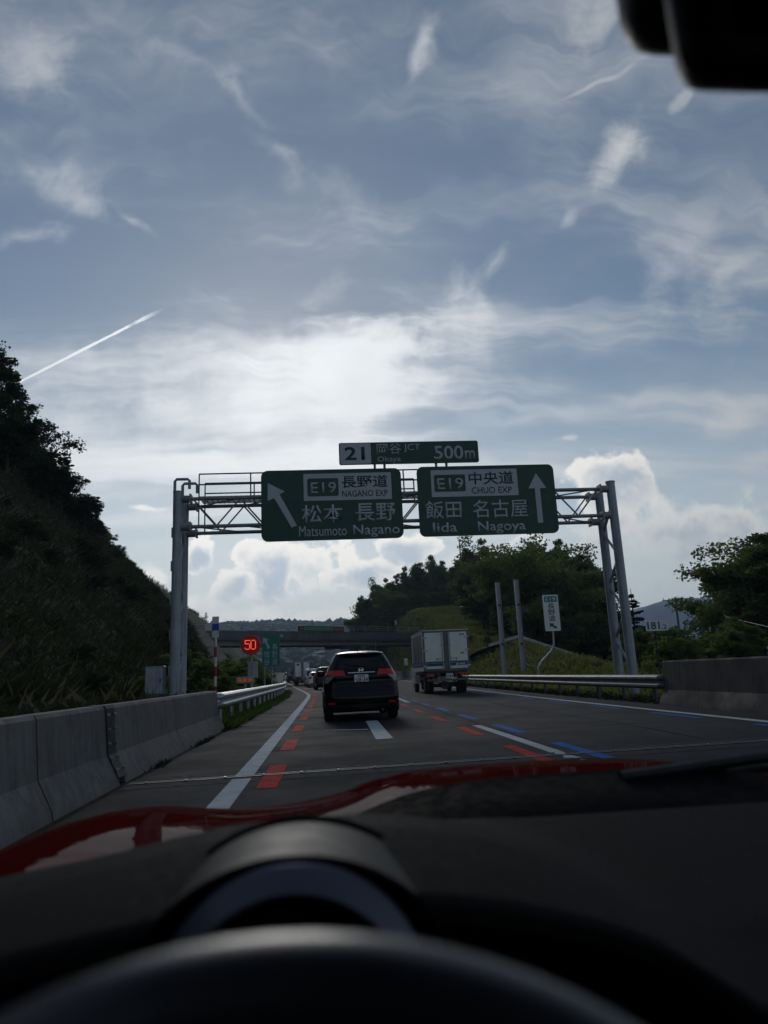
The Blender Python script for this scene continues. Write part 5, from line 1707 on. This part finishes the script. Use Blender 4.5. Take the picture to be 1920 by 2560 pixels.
# cabin: glass, pillars, roof, doors, floor, rear bulkhead
glass = bpy.data.materials.new('windscreen_glass'); glass.use_nodes = True
gt = glass.node_tree; gt.nodes.clear()
tb = gt.nodes.new('ShaderNodeBsdfTransparent'); tb.inputs[0].default_value = (0.955, 0.97, 0.96, 1)
go = gt.nodes.new('ShaderNodeOutputMaterial'); gt.links.new(tb.outputs[0], go.inputs[0])
V, F = [], []
for j in range(7):
    t = j / 6
    for i in range(21):
        u = -1 + i / 10
        V.append((CXO + u * (.80 - .17 * t), (1.0 - .20 * u * u) * (1 - t) + (.40 - .08 * u * u) * t, .895 - .03 * u * u + (1.575 - .895) * t))
F = [(j * 21 + i, j * 21 + i + 1, (j + 1) * 21 + i + 1, (j + 1) * 21 + i) for j in range(6) for i in range(20)]
MB().add(V, F).build('windscreen', glass, own, smooth=True)
headliner = mat('headliner_grey', (0.10, 0.10, 0.10), 0.9, var=0.1, scale=60)
MB().rbox((CXO, -.50, 1.615), (1.36, 1.86, .06), .02).build('roof', headliner, own)
for s in (-1, 1):
    MB().tube([(CXO + s * .82, .86, .88), (CXO + s * .76, .66, 1.2), (CXO + s * .65, .38, 1.60)], [.045, .04, .04], 10).build('windscreen_pillar', dark_trim, own, smooth=True)
    MB().rbox((CXO + s * .84, -.20, .62), (.07, 1.7, .62), .03).build('door', red_car, own)
    MB().box((CXO + s * .79, -.20, .64), (.03, 1.6, .50)).build('door_card', dark_trim, own)
    MB().tube([(CXO + s * .80, -.75, .9), (CXO + s * .68, -.85, 1.6)], .05, 8).build('door_pillar', dark_trim, own)
MB().box((CXO, -.1, .22), (1.5, 2.0, .05)).build('floor_pan', dark_trim, own)
MB().box((CXO, -1.15, .92), (1.5, .06, 1.42)).build('rear_bulkhead', dark_trim, own)
MB().box((CXO, .78, .5), (1.5, .05, .6)).build('firewall', dark_trim, own)
for sx in (-.02, .72):
    st = MB().rbox((sx, -.55, .48), (.50, .52, .18), .06, 3).build('seat', dark_trim, own, smooth=True)
    MB().rbox((sx, -.86, .86), (.48, .16, .72), .07, 3).build('seat_back', dark_trim, st, smooth=True)
    MB().rbox((sx, -.90, 1.32), (.26, .10, .16), .04, 3).build('headrest', dark_trim, st, smooth=True)
for s in (-1, 1):
    for y in (1.55,):
        o = wheel(own, CXO + s * .74, y, .31, .2)

# ------------------------------------------------------------------ vegetation
leaf_dark = leaf_mat('leaf_dark_green', (0.028, 0.054, 0.016), (0.085, 0.135, 0.036), 0.42)
leaf_mid = leaf_mat('leaf_mid_green', (0.046, 0.084, 0.022), (0.140, 0.205, 0.055), 0.48)
leaf_shade = leaf_mat('leaf_shaded_green', (0.010, 0.020, 0.007), (0.034, 0.055, 0.015), 0.25)  # shade of the backlit left slope put into these leaf colours
leaf_yel = leaf_mat('leaf_yellow_green', (0.062, 0.080, 0.022), (0.185, 0.200, 0.065), 0.45)
needle = leaf_mat('needle_green', (0.010, 0.022, 0.010), (0.028, 0.052, 0.020), 0.15)
bark = mat('bark', (0.045, 0.038, 0.030), 0.9, var=0.3, scale=8, bump=0.4, bscale=20)
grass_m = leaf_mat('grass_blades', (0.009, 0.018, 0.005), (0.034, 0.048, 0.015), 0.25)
grass_green = leaf_mat('lush_grass', (0.022, 0.050, 0.008), (0.070, 0.120, 0.022), 0.4)
straw_m = leaf_mat('dry_stalks', (0.06, 0.052, 0.032), (0.13, 0.11, 0.07), 0.25)


def leaf_cards(C, size, rng, flat=0.0, elong=1.6):
    """one folded two-triangle leaf spray at every centre C"""
    n = len(C)
    a = rng.normal(size=(n, 3)); a[:, 2] *= (1 - flat); a /= np.linalg.norm(a, axis=1)[:, None]
    b = rng.normal(size=(n, 3)); b[:, 2] *= (1 - flat); b -= a * (a * b).sum(1)[:, None]; b /= np.linalg.norm(b, axis=1)[:, None]
    s = size * rng.uniform(0.6, 1.35, (n, 1))
    c = np.cross(a, b) * s * 0.25
    V = np.stack([C - a * s * elong * .5, C + b * s * .5 + c, C + a * s * elong * .5, C - b * s * .5 + c], 1).reshape(-1, 3)
    i = np.arange(n)[:, None] * 4
    F = np.concatenate([i + np.array([[0, 1, 2]]), i + np.array([[0, 2, 3]])], 0)
    return V, F


def tree_meshes(seed, h, r, kind='broad', n_leaf=7000, leaf=0.24, lm=None):
    rng = np.random.default_rng(seed)
    tm = MB(); tips = []
    if kind == 'broad':
        pts = [Vector((0, 0, -.3))]; top = .62 * h
        for k in range(1, 7):
            pts.append(Vector((rng.normal() * .05 * h * k / 6, rng.normal() * .05 * h * k / 6, top * k / 6)))
        tm.tube(pts, [.026 * h * (1 - .11 * k) for k in range(7)], 9)
        nl = int(rng.integers(9, 13))
        for i in range(nl):
            f = .30 + .70 * (i / nl) ** .9
            p = pts[0].lerp(pts[-1], f); k = min(5, int(f * 6)); p = pts[k].lerp(pts[k + 1], f * 6 - k) if f < 1 else pts[-1]
            az = i * 2.4 + rng.uniform(-.5, .5); up = rng.uniform(.25, .75) + .5 * f
            L = r * rng.uniform(.65, 1.1) * (1.05 - .35 * abs(f - .55))
            d = Vector((math.cos(az), math.sin(az), up)).normalized()
            m_ = p + d * L * .55; e = p + d * L + Vector((0, 0, L * .12))
            tm.tube([p, m_, e], [.011 * h * (1 - .4 * f), .007 * h * (1 - .4 * f), .002 * h], 6)
            for _ in range(int(rng.integers(5, 8))):
                q0 = p.lerp(e, rng.uniform(.35, 1.0))
                dd = (d * .6 + Vector(rng.normal(size=3)) * .75).normalized()
                q1 = q0 + dd * L * rng.uniform(.25, .55)
                tm.tube([q0, q1], [.004 * h * .6, .0012 * h], 4, caps=False)
                tips.append((q1, 1.0)); tips.append((q0.lerp(q1, .5), .8))
            tips.append((e, 1.1))
        tips += [(pts[-1] + Vector((rng.normal() * .12 * r, rng.normal() * .12 * r, rng.uniform(.1, .36) * h)), 1.0) for _ in range(5)]
        T = np.array([t[0][:] for t in tips]); W = np.array([t[1] for t in tips]) * rng.uniform(.55, 1.45, len(tips))
        which = rng.choice(len(T), n_leaf, p=W / W.sum())
        cr = r * .20 * rng.uniform(.6, 1.3, len(T))
        off = rng.normal(size=(n_leaf, 3)); off /= np.linalg.norm(off, axis=1)[:, None]
        off *= (rng.random((n_leaf, 1)) ** .5) * cr[which][:, None] * np.array([1.25, 1.25, .75])
        C = T[which] + off
        V, F = leaf_cards(C, leaf, rng, .25)
    else:
        tm.tube([(0, 0, -.3), (.01 * h, 0, .5 * h), (0, 0, h)], [.022 * h, .014 * h, .003 * h], 8)
        C = []
        nw = int(h * 1.5)
        for k in range(nw):
            f = .12 + .86 * k / nw
            z = f * h + rng.uniform(-.3, .3)
            L = r * (1.02 - f) ** .75 * rng.uniform(.75, 1.15)
            for j in range(int(rng.integers(5, 7))):
                az = j * 1.15 + k * .7 + rng.uniform(-.3, .3)
                L = L * rng.uniform(.7, 1.2)
                d = Vector((math.cos(az), math.sin(az), -.12 + .25 * f + rng.uniform(-.15, .2)))
                e = Vector((0, 0, z)) + d * L + Vector((0, 0, .08 * L))
                tm.tube([(0, 0, z), (d * L * .5 + Vector((0, 0, z - .03 * L)))[:], e[:]], [.006 * h * (1.1 - f), .004 * h * (1.1 - f), .001 * h], 4, caps=False)
                m = max(8, int(26 * L))
                t = rng.uniform(.15, 1.0, m) ** .8
                P = np.array([0, 0, z]) + np.outer(t, np.array(d[:]) * L) + rng.normal(size=(m, 3)) * np.array([.16, .16, .05]) * L * .5
                C.append(P)
        C = np.concatenate(C)
        C = C[rng.permutation(len(C))[:n_leaf]]
        V, F = leaf_cards(C, leaf, rng, .7, 2.0)
    return tm, V, F


PROTO = {}


def tree(kind_key, name, label, x, y, h_want, group, z=None, seed=0, wide=1.0, cat='tree'):
    """a tree of its own: trunk and crown copied from a few grown shapes, turned and sized for its spot"""
    z = base_z(x, y) - .1 if z is None else z
    kinds = {
        'a': (101, 10, 3.6, 'broad', 14500, .205, leaf_dark), 'b': (202, 10, 3.9, 'broad', 14500, .20, leaf_mid), 'c': (303, 10, 3.2, 'broad', 13000, .19, leaf_dark),
        'l': (111, 10, 3.4, 'broad', 13000, .185, leaf_shade), 'm': (212, 10, 3.0, 'broad', 12000, .185, leaf_shade), 'o': (313, 10, 3.3, 'broad', 3600, .22, leaf_shade),
        'd': (404, 10, 4.6, 'broad', 17000, .19, leaf_mid), 'k': (505, 12, 3.0, 'conifer', 6500, .30, needle), 's': (606, 6, 2.4, 'broad', 5200, .16, leaf_mid), 't': (616, 6, 2.6, 'broad', 5000, .16, leaf_shade)}
    if kind_key not in PROTO:
        sd, h, r, k, nl, lf, lm = kinds[kind_key]
        tm, V, F = tree_meshes(sd, h, r, k, nl, lf)
        to = tm.build('trunk', bark, None, smooth=True); co = raw_mesh('crown', V, F, lm)
        PROTO[kind_key] = (to, co, h, True)
    to, co, h, first = PROTO[kind_key]
    t = thing(name, label, cat, (x, y, z), random.uniform(0, 6.28), group)
    if first:
        PROTO[kind_key] = (to, co, h, False)
    else:
        to, co = to.copy(), co.copy(); link(to); link(co)
    to.parent = t; co.parent = t
    s = h_want / (h * (1.0 if kind_key != 'k' else 1.0))
    t.scale = (s * wide * random.uniform(.9, 1.1), s * wide * random.uniform(.9, 1.1), s)
    return t


# left: trees along the top of the cutting
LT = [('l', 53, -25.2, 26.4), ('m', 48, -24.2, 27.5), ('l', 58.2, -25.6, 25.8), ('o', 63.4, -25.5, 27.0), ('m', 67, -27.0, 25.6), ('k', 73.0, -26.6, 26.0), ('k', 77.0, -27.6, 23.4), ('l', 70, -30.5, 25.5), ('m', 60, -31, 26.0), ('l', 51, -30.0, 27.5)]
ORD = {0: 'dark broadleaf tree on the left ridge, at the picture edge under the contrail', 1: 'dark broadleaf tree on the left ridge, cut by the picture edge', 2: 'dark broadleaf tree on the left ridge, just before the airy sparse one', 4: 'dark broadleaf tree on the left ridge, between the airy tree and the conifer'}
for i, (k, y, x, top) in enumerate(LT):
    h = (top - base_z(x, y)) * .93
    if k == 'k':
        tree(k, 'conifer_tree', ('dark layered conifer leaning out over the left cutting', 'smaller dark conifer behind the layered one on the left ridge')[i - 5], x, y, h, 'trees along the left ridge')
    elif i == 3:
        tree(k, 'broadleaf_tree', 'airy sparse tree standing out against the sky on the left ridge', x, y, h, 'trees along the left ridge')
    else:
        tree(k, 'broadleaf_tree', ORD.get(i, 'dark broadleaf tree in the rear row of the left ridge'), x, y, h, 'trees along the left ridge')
for i in range(26):
    y = 43 + 1.7 * i + random.uniform(-1, 1)
    dd = random.uniform(*((16, 21) if y < 58 else (16.5, 21) if y < 70 else (19.5, 21.3)))
    x = float(line_l(y)) - 1.45 - dd
    tree(random.choice('lm'), 'young_tree', 'dark young tree growing on the upper part of the left cutting', x, y, random.uniform(3.0, 4.6) if y < 66 else random.uniform(1.6, 2.6), 'young trees on the left cutting', wide=1.25)
for i in range(9):
    y = 88 + 3.2 * i; x = float(line_l(y)) - 1.45 - 21.4
    tree('s', 'bush', 'low dark bush on the bare crest of the left cutting', x, y, random.uniform(.8, 1.6) * (1.3 if i < 4 else .8), 'bushes on the left crest', wide=1.3, cat='bush')
for i in range(46):
    y = 20 + 58 * random.random() ** 1.2; dd = random.uniform(3.0, 16.5)
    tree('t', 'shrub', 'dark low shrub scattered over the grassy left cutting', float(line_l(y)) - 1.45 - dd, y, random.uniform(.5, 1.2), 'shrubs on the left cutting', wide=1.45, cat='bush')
tree('k', 'conifer_tree', 'lone small conifer at the far end of the left crest', float(line_l(215)) - 22, 215, 3.4, 'trees along the left ridge')

# right: the wood behind the bank
RT = [('a', 27.2, 136, 13.0, None), ('b', 28.2, 126, 13.8, None),
      ('a', 29.5, 116, 11.8, None), ('c', 30.5, 104, 11.5, None), ('a', 27.0, 92, 11.5, None), ('d', 27.2, 79, 13.6, 'tallest spreading tree in the right wood, behind the gantry leg'), ('b', 30.2, 77, 9.0, None), ('k', 33.2, 75, 8.6, 'dark conifer sloping down at the right end of the wood'),
      ('d', 24.6, 84, 11.6, None), ('a', 33.5, 88, 11.0, None), ('c', 34.5, 100, 12.0, None), ('b', 35, 118, 12.0, None), ('a', 33, 132, 13.0, None), ('c', 29.5, 148, 13.0, None), ('b', 26.0, 110, 10.0, None), ('a', 24.5, 100, 9.5, None), ('b', 33.5, 108, 11.5, None), ('a', 23.8, 92, 10.0, None), ('b', 32.5, 94, 11.0, None), ('c', 30.0, 86, 10.5, None), ('a', 25.0, 118, 11.0, None)]
for k, x, y, h, lab in RT:
    h = h - (3.0 if 130 < y < 165 and x > 14 else 0)
    tree(k, 'conifer_tree' if k == 'k' else 'broadleaf_tree', lab or 'leafy tree inside the dense wood on the right bank', x, y, h, 'trees of the right wood')
for i in range(34):
    y = random.uniform(70, 118); x = 21.5 + (118 - y) * .02 + random.uniform(0, 9)
    if y > 100 and x < 27:
        x += 6
    tree(random.choice('abcd'), 'understorey_tree', 'low tree at the foot of the wood on the right bank', x, y, random.uniform(3.5, 6.5), 'understorey of the right wood', wide=1.35)
for i, (k, x, top) in enumerate((('b', 9.4, 20.0), ('a', 12.0, 23.3), ('b', 15.0, 24.6), ('c', 17.8, 25.2), ('b', 20.7, 27.2), ('a', 23.5, 28.6), ('b', 27.0, 29.6), ('a', 30.5, 28.5))):
    y = 176 + 1.5 * (i % 3)
    tree(k, 'broadleaf_tree', 'light green tree at the left end of the right wood, above the overpass' if i == 0 else ('second', 'third', 'fourth', 'fifth', 'sixth', 'seventh', 'eighth')[i - 1] + ' tall tree from the left in the wood rising beyond the overpass', x, y, top - base_z(x, y), 'trees of the wood beyond the overpass', wide=.72)
for i in range(16):
    y = 168 + random.uniform(-3, 3); x = 9.2 + 1.25 * i + random.uniform(-.5, .5)
    tree(random.choice('abd'), 'understorey_tree', 'low tree at the edge of the wood beyond the overpass', x, y, random.uniform(5, 9.5), 'understorey beyond the overpass', wide=1.2)
# far right stand
for k, x, y, h, lab in (('d', 27.6, 46, 8.6, 'large leafy tree at the right edge, left one of the near stand'), ('b', 29.2, 45, 8.8, 'large leafy tree at the right edge, middle one of the near stand'), ('a', 28.6, 42, 8.6, 'large leafy tree at the right edge, partly cut by the frame'), ('c', 34.0, 54, 8.0, 'leafy tree half hidden behind the near stand at the right edge'), ('b', 30.5, 49, 8.0, 'dense tree filling the back of the near stand at the right edge'), ('a', 26.2, 41.5, 4.2, 'low spreading tree in front of the near stand at the right edge')):
    tree(k, 'broadleaf_tree', lab, x, y, h, 'near stand on the right', wide=1.12)
for i in range(30):
    y = random.uniform(27, 62)
    x = np.interp(y, [27, 40, 62], [13.4, 17.5, 24]) + random.uniform(0, 11)
    tree(random.choice('sssb'), 'bush', 'yellow green bush between the right guardrail and the near stand', float(x), y, random.uniform(1.5, 2.9), 'bushes on the right', wide=1.35, cat='bush')
tree('s', 'bush', 'rounded green bush just behind the right gantry leg', 14.2, 32, 2.3, 'bushes on the right', wide=1.2, cat='bush')
for i in range(7):
    y = 66 + 4 * i; x = float(line_r(y)) + random.uniform(6.5, 10)
    tree('s', 'bush', 'small bush on the grass bank below the overpass', x, y, random.uniform(.7, 1.5), 'bushes on the right bank', wide=1.3, cat='bush')
# left verge bushes round the signs
NTH = ['second', 'fifth', 'fourth', 'seventh', 'eighth', 'ninth', 'eleventh', 'thirteenth', 'fourteenth', 'twelfth', 'fifteenth', 'very', 'sixth', 'sixteenth', 'tenth']
for i, (x, y, h) in enumerate(((-3.6, 25.5, 1.2), (-3.9, 32, 1.7), (-4.9, 30.5, 2.0), (-4.3, 38, 2.1), (-5.6, 41, 2.4), (-4.6, 44, 2.2), (-5.4, 49, 2.6), (-6.0, 54, 2.8), (-6.2, 60, 3.0), (-5.0, 52, 2.2), (-7.0, 67, 3.0), (-5.6, 24, 1.3), (-6.5, 34, 1.8), (-7.6, 75, 3.0), (-4.1, 47, 1.5))):
    tree('s', 'bush', NTH[i] + ' nearest leafy bush behind the left guardrail, around the speed and exit signs', x, y, h, 'bushes behind the left guardrail', wide=1.25, cat='bush')


def grass(name, label, X, Y, hgt, wid, m, spread=.45, z=None):
    """upright blades, two triangles each, bent by the wind"""
    n = len(X); rng = RNG
    Z = ground_z(X, Y) if z is None else z
    az = rng.uniform(0, 6.28, n); h = hgt * rng.uniform(.5, 1.3, n); w = wid * rng.uniform(.6, 1.3, n)
    lx, ly = rng.normal(size=n) * spread * h, rng.normal(size=n) * spread * h
    dx, dy = np.cos(az) * w, np.sin(az) * w
    B = np.stack([X, Y, Z - .03], 1)
    V = np.stack([B + np.stack([-dx, -dy, 0 * h], 1), B + np.stack([dx, dy, 0 * h], 1),
                  B + np.stack([lx * .35 + dx * .7, ly * .35 + dy * .7, h * .6], 1), B + np.stack([lx, ly, h], 1)], 1).reshape(-1, 3)
    i = np.arange(n)[:, None] * 4
    F = np.concatenate([i + np.array([[0, 1, 2]]), i + np.array([[0, 2, 3]])], 0)
    o = raw_mesh(name, V, F, m)
    return tag(o, label, 'grass', None, 'stuff')


n = 150000
Y_ = 6 + 94 * RNG.random(n) ** 1.5; D_ = .9 + 21 * RNG.random(n) ** 1.2
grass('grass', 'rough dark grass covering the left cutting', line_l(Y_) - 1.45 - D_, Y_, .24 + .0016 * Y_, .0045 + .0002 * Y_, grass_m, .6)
n = 9000
Y_ = 3 + 24 * RNG.random(n); D_ = .55 + 3.4 * RNG.random(n)
grass('tall_grass', 'tall seeding grass behind the left concrete barrier', line_l(Y_) - 1.45 - D_, Y_, .30, .007, grass_m, .5)
n = 700
Y_ = 3 + 26 * RNG.random(n); D_ = .6 + 4.5 * RNG.random(n)
grass('dry_stalks', 'pale dry stalks standing above the left barrier', line_l(Y_) - 1.45 - D_, Y_, .48, .005, straw_m, .3)
n = 9000
Y_ = 16.8 + 40 * RNG.random(n) ** 1.3; D_ = -.28 + 1.2 * RNG.random(n) ** 1.2
grass('verge_grass', 'bright green weeds growing under the left guardrail', line_l(Y_) - 1.45 - D_, Y_, .26, .022, grass_green, .5)
n = 40000
Y_ = 18 + 95 * RNG.random(n) ** 1.2; D_ = .35 + 13 * RNG.random(n)
grass('bank_grass', 'yellowish rough grass on the right bank', line_r(Y_) + 1.15 + D_, Y_, .40, .035, leaf_yel)
n = 5000
Y_ = 17.8 + 45 * RNG.random(n); D_ = -.12 + 1.0 * RNG.random(n)
grass('verge_grass', 'dull weeds along the foot of the right guardrail', line_r(Y_) + 1.15 + D_, Y_, .24, .02, grass_m, .5)
n = 1600
Y_ = np.repeat(88 + 140 * RNG.random(160), 10) + RNG.normal(size=1600) * .5
grass('crest_grass', 'thin grass tufts along the skyline of the left cutting', line_l(Y_) - 1.45 - 21.6 + RNG.normal(size=1600) * .5, Y_, .9, .02, grass_m, .25)
n = 16000
Y_ = 112 + 45 * RNG.random(n); D_ = .5 + 15 * RNG.random(n)
grass('mound_grass', 'rough grass on the open mound above the overpass', line_r(Y_) + 1.15 + D_, Y_, .6, .08, leaf_yel, .5)
# weeds at the barrier foot
n = 500
Y_ = np.concatenate([RNG.normal(13.6, .5, 250), RNG.normal(10.2, .25, 120), RNG.normal(16.4, .3, 130)])
grass('barrier_weeds', 'small dark weeds in the gap at the foot of the left barrier', -2.24 + RNG.uniform(0, .05, n), Y_, .09, .01, grass_m, .5, z=np.zeros(n))

# ------------------------------------------------------------------ air
hz = bpy.data.materials.new('valley_air'); hz.use_nodes = True
ht = hz.node_tree; ht.nodes.clear()
pv = ht.nodes.new('ShaderNodeVolumePrincipled'); ho = ht.nodes.new('ShaderNodeOutputMaterial')
pv.inputs['Color'].default_value = (0.58, 0.74, 1.0, 1); pv.inputs['Density'].default_value = HAZE; pv.inputs['Anisotropy'].default_value = 0.3
ht.links.new(pv.outputs[0], ho.inputs['Volume'])
if HAZE > 0:
    ha = MB().box((400, 1000, 88), (4400, 4400, 180)).build('haze', hz, None)
    tag(ha, 'thin pale haze filling the valley', None, None, 'stuff')
